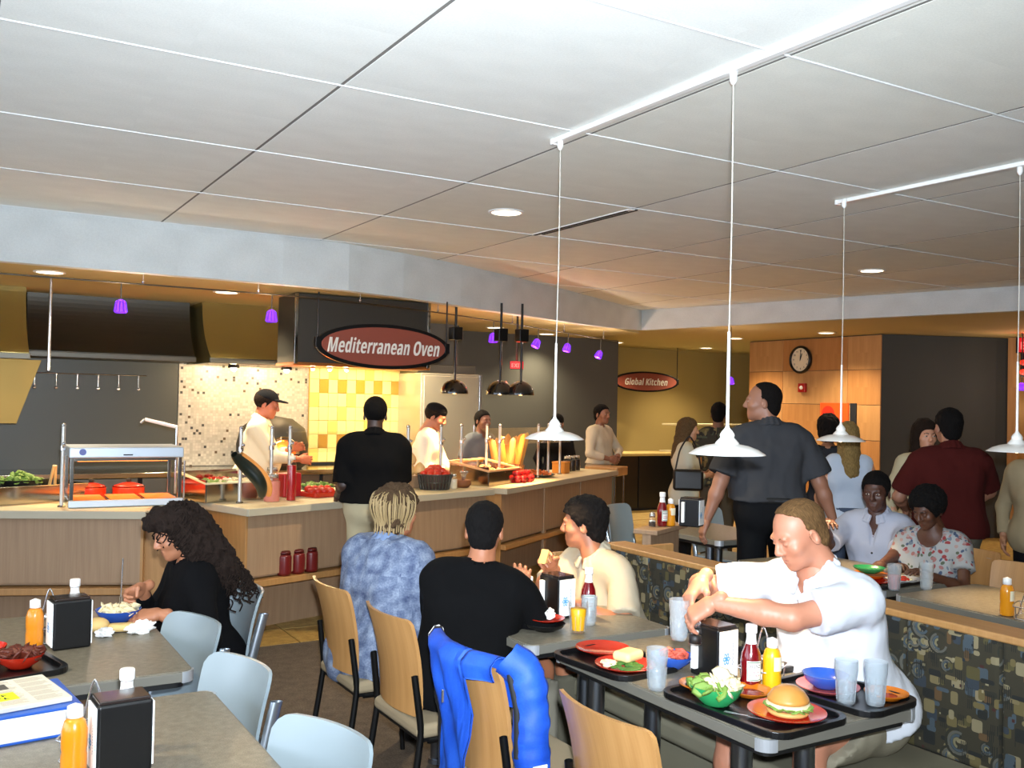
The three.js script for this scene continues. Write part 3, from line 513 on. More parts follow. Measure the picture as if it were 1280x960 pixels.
{ // brown pot, sloping bin, peppers, baguettes and the rest of the third counter
  let p = C2(2.3, 0.22); const t0 = thing('small_crock', 'small brown woven crock of silver spoons near the counter step', 'pot', [p[0], TOP, p[1]]);
  part('crock', lathe([[0.001, 0], [0.05, 0], [0.075, 0.03], [0.07, 0.065], [0.06, 0.065], [0.001, 0.03]]), M(0x7a4a26, 0.7), t0); for (let k = 0; k < 5; k++) part('spoon', [bar([0, 0.04, 0], [0.03 - 0.015 * k, 0.13, 0.02], 0.004, 6), sph(0.012, 0.03 - 0.015 * k, 0.135, 0.02, 8)], m.chrome, t0);
  p = C3(0.34, 0.36); const t = thing('bread_bin', 'sloping steel bin with wooden rim beside the baguettes', 'food well', [p[0], TOP, p[1]], 0.55);
  part('bin', [box(0.6, 0.13, 0.012, 0, 0.065, 0.2), box(0.6, 0.2, 0.012, 0, 0.1, -0.2), box(0.012, 0.17, 0.4, -0.3, 0.085, 0), box(0.012, 0.17, 0.4, 0.3, 0.085, 0), box(0.58, 0.01, 0.4, 0, 0.08, 0)], m.steel, t);
  part('rim', [rbox(0.62, 0.02, 0.025, 0.004, 0, 0.135, 0.2), rbox(0.62, 0.02, 0.025, 0.004, 0, 0.205, -0.2), rbox(0.025, 0.02, 0.42, 0.004, -0.3, 0.17, 0, 0, 0.17), rbox(0.025, 0.02, 0.42, 0.004, 0.3, 0.17, 0, 0, 0.17)], M(0xd8a878, 0.5), t);
  part('bread_pieces', leafHeap([], 0, 0.1, 0, 0.2, 60, 0.4), M(0xc07a50, 0.7), t);
  p = C3(0.66, 0.12); for (let k = 0; k < 9; k++) single('red_pepper', lathe([[0.001, 0.062], [0.012, 0.07], [0.032, 0.06], [0.036, 0.035], [0.024, 0.004], [0.001, 0]], 0, 0, 0, 14), MP(0xb81a1c, 0.2, { clearcoat: 0.6 }), 'shiny red pepper in the heap beside the baguettes', 'pepper', [p[0] - 0.1 + (k % 5) * 0.055, TOP + (k > 4 ? 0.045 : 0), p[1] + (k > 4 ? -0.02 : 0.035 * (k % 2)) + (k % 5 - 2) * -0.03], k, 'red peppers by the baguettes');
  p = C3(0.88, 0.4); const b = thing('bread_basket', 'round wicker basket holding upright baguettes', 'basket', [p[0], TOP, p[1]]);
  part('wicker', lathe([[0.001, 0.0], [0.13, 0], [0.17, 0.14], [0.16, 0.14], [0.12, 0.012], [0.001, 0.012]]), M(0x9a6a38, 0.8), b);
  const bag = M(0xd8963e, 0.65), bag2 = M(0xe2ae5c, 0.65);
  for (let k = 0; k < 10; k++) { const a = k * 0.68 + 0.4, q = k < 7 ? 0.1 : 0.035, h = rr(0.36, 0.46), g = lathe([[0.001, 0], [0.03, 0.015], [0.034, h * 0.5], [0.028, h - 0.03], [0.001, h]], 0, 0, 0, 12); place(g, 0, 0, 0, Math.sin(a) * 0.2, 0, -Math.cos(a) * 0.26); single('baguette', g, k % 2 ? bag : bag2, 'golden baguette standing in the wicker basket', 'bread', [p[0] + Math.cos(a) * q * 0.8, TOP + 0.016, p[1] + Math.sin(a) * q * 0.8], 0, 'baguettes in the basket'); }
  p = C3(1.22, 0.5); single('copper_canister', [cyl(0.1, 0.1, 0.3, 0, 0.15, 0, 28), cyl(0.105, 0.105, 0.02, 0, 0.3, 0, 28)], M(0xb06a38, 0.4, { metalness: 0.6 }), 'copper canister standing behind the orange food', 'canister', [p[0], TOP, p[1]]);
  p = C3(1.35, 0.3); const ot = thing('round_platter', 'round platter heaped with orange food', 'platter', [p[0], TOP, p[1]]); part('platter', lathe([[0.001, 0], [0.12, 0], [0.19, 0.025], [0.19, 0.03], [0.12, 0.008], [0.001, 0.008]]), m.steel, ot); part('food', leafHeap([], 0, 0.02, 0, 0.14, 90, 0.35), M(0xd8702a, 0.6), ot);
  p = C3(1.98, 0.3); single('orange_tin', [rbox(0.15, 0.11, 0.15, 0.012, 0, 0.055, 0), rbox(0.155, 0.02, 0.155, 0.006, 0, 0.115, 0)], M(0xcc8228, 0.45), 'orange square tin near the end of the long counter', 'tin', [p[0], TOP, p[1]], 0.6);
  for (let k = 0; k < 3; k++) { p = C3(2.25 + k * 0.13, 0.34); jar('black_jar', p[0], TOP, p[1], 0.05, 0.14, M(0x201a18, 0.4), 'dark glass jar with chrome lid at the counter end', {}).userData.group = 'dark jars at the counter end'; }
  p = C3(2.62, 0.2); const st = thing('till_stand', 'narrow wooden stand ending the long counter', 'stand', [p[0] + 0.33, 0, p[1] - 0.16], 0.58); part('shelf', muv(rbox(0.36, 0.1, 0.4, 0.01, 0, 0.9, 0)), m.maple, st); for (const [x, z] of [[-0.15, -0.16], [0.15, -0.16], [-0.15, 0.16], [0.15, 0.16]]) part('leg', cyl(0.012, 0.012, 0.85, x, 0.425, z, 10), m.steel, st);
}

// ------------------------------------------------------------------ cook line behind the counters
{
  const t = thing('back_worktop', 'dark steel cooking line along the kitchen back wall', 'worktop', [0.75, 0, -10.05]);
  part('worktop', rbox(7.2, 0.05, 0.75, 0.006, 0, 0.9, 0), m.steel, t); for (let k = 0; k < 8; k++) part('cabinet_door', rbox(0.86, 0.8, 0.03, 0.004, -3.15 + k * 0.9, 0.47, 0.35), m.darkSteel, t);
  part('carcass', box(7.1, 0.86, 0.66, 0, 0.45, -0.02), m.dark, t);
}
single('backsplash', muv(box(1.42, 1.08, 0.03, 2.84, 1.47, -10.42)), m.mosaic, 'pale mosaic backsplash with scattered dark tiles behind the first cook', 'backsplash');
single('dark_backsplash', muv(box(3.2, 1.12, 0.03, 0.52, 1.47, -10.42)), M(0x474a46, 0.4, { metalness: 0.3 }), 'dark steel backsplash behind the heated display case', 'backsplash');
{ // hanging ladles on a rail
  const t = thing('utensil_rail', 'thin steel rail on the dark backsplash', 'rail', [0.6, 1.86, -10.36]); part('rod', cyl(0.006, 0.006, 1.7, 0.35, 0, 0, 8, 0, PI / 2), m.steel, t);
  for (let k = 0; k < 9; k++) { const l = thing('hanging_ladle', 'steel ladle hanging on the rail over the dark backsplash', 'ladle', [0.2 + k * 0.19, 1.86, -10.34], 0, 'ladles on the utensil rail'); part('handle', bar([0, 0, 0], [0, -0.13, 0], 0.005, 6), m.steel, l); part('scoop', sph(0.018, 0, -0.14, 0, 10, 1, 1, 0.6), m.chrome, l); }
}
function hood(x0, x1, yb, z0, z1, label, mm, flare = 0.25) {
  const t = thing('extractor_hood', label, 'hood', [(x0 + x1) / 2, 0, 0]); const w = x1 - x0;
  const pr = []; for (let i = 0; i <= 14; i++) { const s = i / 14; pr.push([z1 + flare * Math.pow(s, 2.2), lerp(2.6, yb + 0.05, s)]); }   // front profile (z, y)
  const out = [[z0, 2.6], ...pr, [z1 + flare, yb], [z0, yb]];
  const g = extr(out, w); g.rotateY(-PI / 2); g.translate(w / 2, 0, 0); part('canopy', muv(g), mm, t);
  part('lip', rbox(w + 0.02, 0.05, 0.03, 0.006, 0, yb + 0.02, z1 + flare + 0.005), m.darkSteel, t);
  return t;
}
hood(-2.6, 0.62, 1.95, -10.42, -9.5, 'wide steel extractor hood at the kitchen edge with warm reflections in its colour', m.hoodReflectSteel, 0.55);
hood(0.66, 2.12, 2.0, -10.42, -9.95, 'dark steel extractor hood over the dark backsplash', m.darkSteel, 0.3);
hood(2.2, 3.4, 1.99, -10.42, -9.75, 'curved steel extractor hood above the oven with gold reflections in its colour', m.hoodReflectSteel, 0.4);
{ // hood lamps
  for (const [x, k] of [[2.55, 3.2], [3.1, 3.2]]) { const t = thing('hood_lamp', 'bright lamp under the curved steel hood', 'lamp', [x, 1.985, -9.85], 0, 'lamps under the curved hood'); part('housing', cyl(0.05, 0.06, 0.03, 0, -0.01, 0), m.dark, t); part('bulb', sph(0.03, 0, -0.03, 0, 14), glow(0xfff0d8, 20), t); const l = new THREE.PointLight(0xffd8a0, k, 0, 2); l.position.set(0, -0.03, 0); l.castShadow = true; t.add(l); }
}
{ // round dark oven with a glowing mouth
  const t = thing('dome_oven', 'dark domed oven with a glowing orange mouth behind the first cook', 'oven', [3.0, 0.925, -9.95]);
  part('dome', lathe([[0.3, 0], [0.36, 0.05], [0.37, 0.25], [0.33, 0.42], [0.2, 0.52], [0.001, 0.55]], 0, 0, 0, 36), M(0x161412, 0.6), t);
  part('mouth_arch', place(new THREE.TorusGeometry(0.15, 0.03, 8, 24, PI), 0, 0.17, 0.36), m.steel, t);
  part('fire', extr([[-0.14, 0.17], ...Array.from({ length: 13 }, (_, i) => [Math.cos(PI - i * PI / 12) * 0.14, 0.17 + Math.sin(PI - i * PI / 12) * 0.14]), [0.14, 0.17]], 0.02), glow(0xff5a10, 2.2), t).position.z = 0.355;
  const l = new THREE.PointLight(0xff6a20, 2.2, 0, 2); l.position.set(0, 0.22, 0.42); t.add(l);
}
{ // bright yellow tiled niche
  const t = thing('tiled_niche', 'brightly lit yellow tiled wall under the oval sign', 'tiled wall', [4.08, 0, -10.4]);
  part('backing', box(1.1, 1.1, 0.03, 0, 1.5, 0), M(0xb89a4a, 0.7), t);
  const tg = rbox(0.105, 0.15, 0.02, 0.004), ms = [M(0xf0dc96, 0.3), M(0xe6c86e, 0.3), M(0xb08838, 0.35)];
  for (let j = 0; j < 7; j++) for (let i = 0; i < 10; i++) part('tile', tg, ms[(j === 1 || j === 5) ? (i % 2 ? 2 : 0) : (i * 3 + j) % 4 ? 0 : 1], t).position.set(-0.49 + i * 0.109, 1.03 + j * 0.155, 0.02);
  const L = thing('niche_lamp', 'warm strip lamp over the yellow tiled wall', 'lamp', [4.08, 2.05, -10.1]); part('housing', rbox(1.0, 0.04, 0.14, 0.006, 0, 0.02, 0), m.steel, L); part('tube_glow', box(0.9, 0.006, 0.08, 0, -0.004, 0), glow(0xffd890, 7), L);
  const l = new THREE.RectAreaLight(0xffd888, 42, 0.9, 0.1); l.position.set(0, -0.012, 0); l.rotation.x = -PI / 2; L.add(l);
}
{ // tall steel refrigerator and shelf
  const t = thing('refrigerator', 'tall brushed steel refrigerator behind the second cook', 'refrigerator', [4.98, 0.001, -10.05]);
  part('body', rbox(0.74, 1.98, 0.66, 0.01, 0, 0.99, -0.04), m.fridge, t); part('door', rbox(0.7, 1.9, 0.04, 0.01, 0, 1.0, 0.31), m.fridge, t); part('handle', bar([0.28, 0.8, 0.36], [0.28, 1.4, 0.36], 0.012), m.chrome, t); part('edge_strip', rbox(0.03, 1.95, 0.03, 0.004, 0.37, 1.0, 0.32), m.chrome, t);
  part('top_vent', rbox(0.74, 0.1, 0.5, 0.01, 0, 2.03, -0.05), m.darkSteel, t);
}
{ // dark box above the oven carrying the front sign
  const t = thing('oven_canopy', 'dark grey canopy box behind the oval oven sign', 'canopy', [3.29, 0, -8.18], 0.0);
  part('box', rbox(1.3, 0.62, 0.5, 0.008, 0, 2.28, -0.25), M(0x3a3a36, 0.45, { metalness: 0.3 }), t);
  part('copper_edge', rbox(1.32, 0.03, 0.52, 0.006, 0, 1.97, -0.25), M(0xb8743c, 0.35, { metalness: 0.7 }), t);
  for (let k = 0; k < 3; k++) { const L = thing('canopy_lamp', 'small bright lamp under the copper edge of the dark canopy', 'lamp', [2.85 + k * 0.16, 1.945, -8.3], 0, 'lamps under the dark canopy'); part('holder', cyl(0.02, 0.024, 0.02, 0, 0, 0, 14), m.chrome, L); part('bulb', sph(0.016, 0, -0.014, 0, 12), glow(0xfff4e0, 16), L); const l = new THREE.PointLight(0xffe6b8, 1.2, 0, 2); l.position.set(0, -0.014, 0); l.castShadow = true; L.add(l); }
  for (const x of [-0.64, 0.64]) part('corner_strip', rbox(0.03, 0.62, 0.03, 0.004, x, 2.28, 0.0), m.steel, t);
}
const font = await new FontLoader().loadAsync('fonts/droid/droid_sans_bold.typeface.json');
function ovalSign(name, pos, turn, rx, ry, words, size, label, colorFace, slant) {
  const t = thing(name, label, 'sign', pos, turn);
  const ell = (a, b) => Array.from({ length: 56 }, (_, i) => [Math.cos(i / 56 * 6.2832) * a, Math.sin(i / 56 * 6.2832) * b]);
  part('rim', extr(ell(rx, ry), 0.03, { bevel: 0.004 }), m.blackMetal, t); const f = part('face', extr(ell(rx * 0.93, ry * 0.86), 0.008), M(colorFace, 0.55), t); f.position.z = 0.032;
  const g = new TextGeometry(words, { font, size, depth: 0.006, curveSegments: 4 }); g.computeBoundingBox(); const b = g.boundingBox; g.translate(-(b.max.x + b.min.x) / 2, -(b.max.y + b.min.y) / 2, 0);
  g.scale(slant.w / (b.max.x - b.min.x), 1, 1); g.applyMatrix4(new THREE.Matrix4().makeShear(0, 0, slant.s, 0, 0, 0)); 
  part('lettering', g, M(slant.c || 0xe6e2d6, 0.5), t).position.set(0, 0.0, 0.04);
  for (const x of [-rx * 0.97, rx * 0.97]) part('hanger', [rbox(0.05, 0.09, 0.05, 0.006, x, 0.01, 0.01), cyl(0.007, 0.007, slant.h, x, slant.h / 2, 0.01, 8)], m.blackMetal, t);
}
ovalSign('oval_sign', [3.19, 2.115, -7.5], 0, 0.6, 0.185, 'Mediterranean Oven', 0.12, 'rust-red oval sign reading Mediterranean Oven in white letters', 0x8a4230, { w: 1.0, s: 0.16, h: 0.42 });
ovalSign('oval_sign', [10.3, 2.06, -12.9], -0.2, 0.62, 0.17, 'Global Kitchen', 0.11, 'dim rust-red oval sign on the far ochre wall', 0x8a4230, { w: 0.8, s: 0.16, h: 0.6 });

// black dome heat lamps
function heatLamp(x, z, label) {
  const t = thing('heat_lamp', label, 'heat lamp', [x, 1.74, z]);
  part('dome', lathe([[0.03, 0.13], [0.06, 0.12], [0.1, 0.09], [0.125, 0.04], [0.13, 0], [0.122, 0.002], [0.115, 0.04], [0.09, 0.08], [0.03, 0.11]], 0, 0, 0, 28), MP(0x0c0c0c, 0.15, { clearcoat: 1 }), t);
  part('stem', cyl(0.012, 0.012, 0.4, 0, 0.32, 0, 10), m.blackMetal, t); part('control_box', rbox(0.1, 0.12, 0.1, 0.008, 0, 0.56, 0), m.blackMetal, t); part('hanger', cyl(0.012, 0.012, 0.24, 0, 0.74, 0, 10), m.blackMetal, t);
  part('bulb', sph(0.04, 0, 0.035, 0, 14), glow(0xffc080, 6), t); const l = new THREE.SpotLight(0xffc888, 10, 0, 0.75, 0.5, 2); l.position.set(0, -0.01, 0); l.target.position.set(0, -1, 0); l.castShadow = true; l.shadow.radius = 2; t.add(l, l.target);
}
heatLamp(4.1, -7.95, 'black dome heat lamp beside the oval oven sign'); heatLamp(4.5, -7.8, 'black dome heat lamp under the red exit light, first of a close pair'); heatLamp(4.68, -7.72, 'black dome heat lamp under the red exit light, second of a close pair');
single('steel_shield', extr([[-0.9, 0], [0.56, 0], [0.74, 0.55], [-0.9, 0.55]], 0.02), m.shieldReflectSteel, 'steel side shield under the wide hood with a gold reflection in its colour', 'shield', [0, 1.4, -9.3]);
single('hanging_rod', [cyl(0.012, 0.012, 0.75, 0, 0, 0, 10)], m.chrome, 'thin steel rod hanging before the wide hood', 'rod', [0.74, 2.225, -8.6]);
// far side furniture
{ const t = thing('black_cabinet', 'low black cabinets along the far ochre wall', 'cabinet', [9.46, 0, -12.3]); part('body', box(1.7, 0.86, 0.6, 0, 0.43, 0), m.dark, t); for (let k = 0; k < 2; k++) part('door', rbox(0.82, 0.82, 0.03, 0.004, -0.42 + k * 0.84, 0.45, 0.31), m.blackPlastic, t); part('worktop', rbox(1.8, 0.04, 0.66, 0.006, 0, 0.88, 0), m.ochre, t); }
{ const t = thing('side_counter', 'wood-topped counter below the far oval sign', 'counter', [11.42, 0, -12.3]); part('body', muv(box(1.9, 0.86, 0.6, 0, 0.43, 0)), m.goldWood, t); part('worktop', rbox(2.0, 0.05, 0.7, 0.006, 0, 0.89, 0), m.counterTop, t); part('shelf', rbox(1.9, 0.03, 0.3, 0.006, 0, 1.35, -0.2), m.counterTop, t); }
{ // clock, alarm, posters on the wood wall
  const t = thing('wall_clock', 'round black-rimmed wall clock on the wood wall', 'clock', [10.53, 2.36, -9.66], -PI / 2);
  part('rim', lathe([[0.165, 0], [0.195, 0], [0.2, 0.03], [0.19, 0.05], [0.17, 0.05], [0.165, 0.03]]).rotateX(PI / 2), m.blackPlastic, t); const fm = M(0xffffff, 0.5, { map: tex(256, 256, (g, w) => { g.fillStyle = '#e8dcc0'; g.fillRect(0, 0, w, w); g.fillStyle = '#2a2622'; g.font = 'bold 26px sans-serif'; g.textAlign = 'center'; g.textBaseline = 'middle'; for (let k = 1; k <= 12; k++) g.fillText(String(k), w / 2 + Math.sin(k * PI / 6) * 98, w / 2 - Math.cos(k * PI / 6) * 98); }) });
  part('dial', new THREE.CircleGeometry(0.168, 40).translate(0, 0, 0.022), fm, t); part('hour_hand', bar([0, 0, 0.03], [0.03, 0.085, 0.03], 0.006, 6), m.dark, t); part('minute_hand', bar([0, -0.02, 0.034], [0.012, 0.135, 0.034], 0.004, 6), m.dark, t);
  const a = thing('fire_alarm', 'small red fire alarm under the wall clock', 'fire alarm', [10.53, 1.96, -9.62], -PI / 2); part('body', rbox(0.13, 0.13, 0.05, 0.01, 0, 0, 0.02), MP(0xa01812, 0.35), a); part('strobe', sph(0.03, 0, 0.0, 0.045, 12, 1, 1, 0.6), m.whitePlastic, a);
  single('orange_poster', box(0.012, 0.5, 0.48), M(0xff5a18, 0.6), 'bright orange poster with a red patch on the wood wall', 'poster', [10.525, 1.5, -9.06]).add(part('red_patch', cyl(0.11, 0.11, 0.004, -0.008, 0.1, -0.1, 20, 0, PI / 2), M(0xf02c14, 0.6)));
  single('dark_poster', box(0.014, 0.42, 0.1), M(0x20242c, 0.5), 'narrow dark panel beside the orange poster', 'panel', [10.525, 1.54, -8.74]);
}

{ // shelves beyond the gold door frame
  const t = thing('bottle_shelf', 'shelf unit with small lights beyond the gold door frame', 'shelf', [13.6, 0, -7.75], -0.6);
  part('back_board', box(1.5, 2.3, 0.04, 0, 1.15, -0.15), m.ochre, t); for (let k = 0; k < 5; k++) part('shelf_board', rbox(1.5, 0.03, 0.3, 0.004, 0, 0.4 + k * 0.42, 0), m.maple, t);
  for (const x of [-0.76, 0.76]) part('side_board', rbox(0.04, 2.3, 0.32, 0.004, x, 1.15, 0), m.goldWood, t);
  for (let k = 0; k < 6; k++) { const a = -0.6 + k * 0.24, y = 1.24 + (k % 2) * 0.42; const L = part('small_light', sph(0.022, a, y + 0.07, 0.12, 10), glow(0xffc878, 10), t); }
  const l = new THREE.PointLight(0xffc878, 3, 0, 2); l.position.set(0, 1.7, 0.5); t.add(l);
}
{ const t = thing('warning_light', 'pair of round red warning lights below the exit sign', 'signal light', [11.6, 2.24, -7.05], -0.75); part('bracket', rbox(0.04, 0.3, 0.02, 0.004, 0, 0.03, -0.02), m.dark, t); for (const y of [0.06, -0.06]) part('lens', sph(0.035, 0, y, 0, 14, 1, 1, 0.6), glow(0xff2a18, y < 0 ? 4 : 1.6), t); part('rod', bar([0, 0.18, -0.02], [0, 0.42, -0.02], 0.008), m.dark, t); }
{ const t = thing('smoke_detector', 'small round dark sensor on the white ceiling', 'smoke detector', [3.31, 2.9, -1.93]); part('base', cyl(0.05, 0.05, 0.015, 0, -0.008, 0, 24), m.white, t); part('dome', sph(0.035, 0, -0.014, 0, 16, 1, 0.6, 1), m.dark, t); }

// ------------------------------------------------------------------ dining tables, chairs, booth
const TT = 0.75;   // table height
function roundRect(w, h, r, n = 6) { const p = []; for (const [cx, cy, a] of [[w / 2 - r, h / 2 - r, 0], [-w / 2 + r, h / 2 - r, 1], [-w / 2 + r, -h / 2 + r, 2], [w / 2 - r, -h / 2 + r, 3]]) for (let i = 0; i <= n; i++) { const t = (a + i / n) * PI / 2; p.push([cx + Math.cos(t) * r, cy + Math.sin(t) * r]); } return p; }
function table(x, z, w, d, label, turn = 0, inset = 0.075, ped = 0) {
  const t = thing('dining_table', label, 'table', [x, 0, z], turn);
  part('tabletop', muv(slab(roundRect(w - 0.012, d - 0.012, 0.035), TT - 0.03, TT)), m.laminate, t);
  part('edge_band', slab(roundRect(w, d, 0.04), TT - 0.036, TT - 0.004, 0.002), m.edgeGrey, t);
  part('underframe', slab(roundRect(w - 0.05, d - 0.05, 0.03), TT - 0.06, TT - 0.036), m.edgeBlack, t);
  for (const [sx, sz] of [[1, 1], [1, -1], [-1, 1], [-1, -1]]) {
    const arc = []; for (let i = 0; i <= 8; i++) { const a = i / 8 * PI / 2; arc.push([Math.cos(a) * 0.045, Math.sin(a) * 0.045]); } for (let i = 8; i >= 0; i--) { const a = i / 8 * PI / 2; arc.push([Math.cos(a) * 0.038, Math.sin(a) * 0.038]); }
    part('corner_cap', slab(arc.map(([a, b]) => [sx * (w / 2 - 0.04 + a), sz * (d / 2 - 0.04 + b)]), TT - 0.038, TT - 0.002), m.corner, t);
    if (!ped) part('leg', [cyl(0.032, 0.032, TT - 0.06, sx * (w / 2 - (sx > 0 ? inset : 0.075)), (TT - 0.06) / 2, sz * (d / 2 - 0.17), 20), cyl(0.04, 0.042, 0.02, sx * (w / 2 - (sx > 0 ? inset : 0.075)), 0.01, sz * (d / 2 - 0.17), 20)], m.legSteel, t);
  }
  if (ped) { part('column', cyl(0.035, 0.035, TT - 0.06, -0.14, (TT - 0.06) / 2, 0, 20), m.legSteel, t); part('foot', [lathe([[0.001, 0.03], [0.05, 0.03], [0.16, 0.012], [0.165, 0], [0.001, 0]], -0.14, 0, 0)], m.edgeBlack, t); }
  return t;
}
table(2.33, -2.48, 0.66, 1.08, 'grey laminate table with four trays before the man in white', 0, 0.32);
table(2.3, -3.65, 0.7, 1.08, 'grey laminate table with the orange juice, shared by three diners', 0, 0.32);
table(0.43, -3.89, 0.66, 1.1, 'grey laminate table where the curly-haired woman eats', 0, 0, 1);
table(0.43, -2.55, 0.66, 1.1, 'grey laminate table with the blue binder', 0, 0, 1);
table(4.49, -2.66, 0.68, 1.04, 'laminate table with the honey bottle behind the booth');
table(4.49, -3.78, 0.68, 1.04, 'laminate table of the couple behind the booth');
table(4.95, -5.35, 0.66, 0.8, 'small laminate table past the half wall');

function curvedPanel(w, y0, y1, bow, zBase, lean, th, taper = 0, rc = 0.03) {   // a chair back: curved across, leaning with height
  const nu = 20, nv = 14, pos = [], idx = [], uv = [];
  const f = (u, v) => { const y = lerp(y0, y1, v); let hw = (w / 2) * (1 + taper * (v - 1)); const e = Math.min(v, 1 - v) * (y1 - y0); if (e < rc) hw -= rc - Math.sqrt(Math.max(0, rc * rc - (rc - e) * (rc - e))); const x = u * hw; return [x, y, zBase - lean * v * v + bow * (x / (w / 2)) ** 2]; };
  for (const s of [0, 1]) for (let j = 0; j <= nv; j++) for (let i = 0; i <= nu; i++) { const sv = (1 - Math.cos(j / nv * PI)) / 2; const p = f(i / nu * 2 - 1, sv); pos.push(p[0], p[1], p[2] - s * th); uv.push(p[0], p[1]); }
  const N = (nu + 1) * (nv + 1), id = (s, i, j) => s * N + j * (nu + 1) + i;
  for (let j = 0; j < nv; j++) for (let i = 0; i < nu; i++) { idx.push(id(0, i, j), id(0, i + 1, j), id(0, i + 1, j + 1), id(0, i, j), id(0, i + 1, j + 1), id(0, i, j + 1)); idx.push(id(1, i, j), id(1, i + 1, j + 1), id(1, i + 1, j), id(1, i, j), id(1, i, j + 1), id(1, i + 1, j + 1)); }
  const rim = []; for (let i = 0; i < nu; i++) rim.push([i, 0]); for (let j = 0; j < nv; j++) rim.push([nu, j]); for (let i = nu; i > 0; i--) rim.push([i, nv]); for (let j = nv; j > 0; j--) rim.push([0, j]);
  let k0 = pos.length / 3; for (const [i, j] of rim) for (const s of [0, 1]) { const k = id(s, i, j); pos.push(pos[k * 3], pos[k * 3 + 1], pos[k * 3 + 2]); uv.push(uv[k * 2], uv[k * 2 + 1]); }
  for (let q = 0; q < rim.length; q++) { const a = k0 + q * 2, b = k0 + ((q + 1) % rim.length) * 2; idx.push(a, a + 1, b + 1, a, b + 1, b); }
  const g = new THREE.BufferGeometry(); g.setAttribute('position', new THREE.Float32BufferAttribute(pos, 3)); g.setAttribute('uv', new THREE.Float32BufferAttribute(uv, 2)); g.setIndex(idx); g.computeVertexNormals(); return g;
}
function woodChair(x, z, turn, label) {
  const t = thing('wood_chair', label, 'chair', [x, 0, z], turn, 'wood-backed dining chairs');
  part('backrest', curvedPanel(0.42, 0.5, 0.87, 0.045, -0.2, 0.07, 0.013, 0.12, 0.025), m.maple, t);
  part('seat', rbox(0.43, 0.055, 0.43, 0.022, 0, 0.455, 0.02), m.khaki, t);
  part('seat_pan', rbox(0.4, 0.014, 0.4, 0.004, 0, 0.42, 0.02), m.blackPlastic, t);
  for (const s of [-1, 1]) {
    part('leg', tube([[s * 0.195, 0.66, -0.205], [s * 0.2, 0.55, -0.19], [s * 0.205, 0.44, -0.18], [s * 0.21, 0.2, -0.215], [s * 0.215, 0.0, -0.265]], 0.013, 26, 10), m.blackMetal, t);
    part('leg', tube([[s * 0.205, 0.42, -0.15], [s * 0.205, 0.415, 0.14], [s * 0.205, 0.39, 0.2], [s * 0.21, 0.2, 0.215], [s * 0.21, 0, 0.23]], 0.012, 28, 10), m.blackMetal, t);
  }
  part('stretcher', bar([-0.205, 0.41, 0.1], [0.205, 0.41, 0.1], 0.01), m.blackMetal, t);
  return t;
}
woodChair(1.72, -4.03, PI / 2, 'wood-backed chair of the woman in the denim jacket');
woodChair(1.73, -3.42, PI / 2, 'wood-backed chair of the man in the black shirt');
woodChair(1.70, -2.72, PI / 2, 'wood-backed chair with the bright blue jacket over it');
woodChair(1.77, -2.08, PI / 2, 'empty wood-backed chair at the table with four trays');
woodChair(4.76, -2.98, -PI / 2, 'empty wood-backed chair pushed in next to the woman in the floral top');
function greyChair(x, z, turn, label) {
  const t = thing('grey_chair', label, 'chair', [x, 0, z], turn, 'grey plastic dining chairs');
  part('backrest', curvedPanel(0.4, 0.47, 0.83, 0.05, -0.2, 0.06, 0.012, 0.06, 0.05), m.chairGrey, t);
  part('seat', rbox(0.41, 0.022, 0.42, 0.01, 0, 0.45, 0.03), m.chairGrey, t);
  for (const s of [-1, 1]) {
    const g = tube([[0, 0.75, -0.2], [0, 0.6, -0.175], [0, 0.45, -0.155], [0, 0.2, -0.19], [0, 0.0, -0.24]], 0.014, 28, 12); g.scale(1, 1, 1.5); g.translate(s * 0.205, 0, 0.07);
    part('leg', g, m.alu, t); part('leg', tube([[s * 0.2, 0.43, -0.12], [s * 0.2, 0.425, 0.15], [s * 0.2, 0.4, 0.21], [s * 0.205, 0, 0.24]], 0.013, 28, 10), m.alu, t);
  }
  part('stretcher', bar([-0.2, 0.42, 0.1], [0.2, 0.42, 0.1], 0.01), m.alu, t);
  return t;
}
greyChair(0.64, -3.70, -1.28, 'grey plastic chair tucked in beside the curly-haired woman');
greyChair(0.63, -3.03, -1.32, 'grey plastic chair tucked in at the far end of the binder table');
greyChair(0.66, -2.30, -1.25, 'grey plastic chair tucked in beside the napkin box at the binder table');
greyChair(0.98, -4.28, -PI / 2, 'grey plastic chair the curly-haired woman sits on');
greyChair(5.5, -3.3, PI / 2 - 0.2, 'grey plastic chair behind the woman in the floral top');
greyChair(5.45, -2.7, PI / 2, 'grey plastic chair behind the empty wood-backed chair');
greyChair(5.0, -6.3, 0.4, 'grey plastic chair on the tiled floor past the half wall');
greyChair(5.55, -5.85, 0.2, 'grey plastic chair before the woman with the handbag');

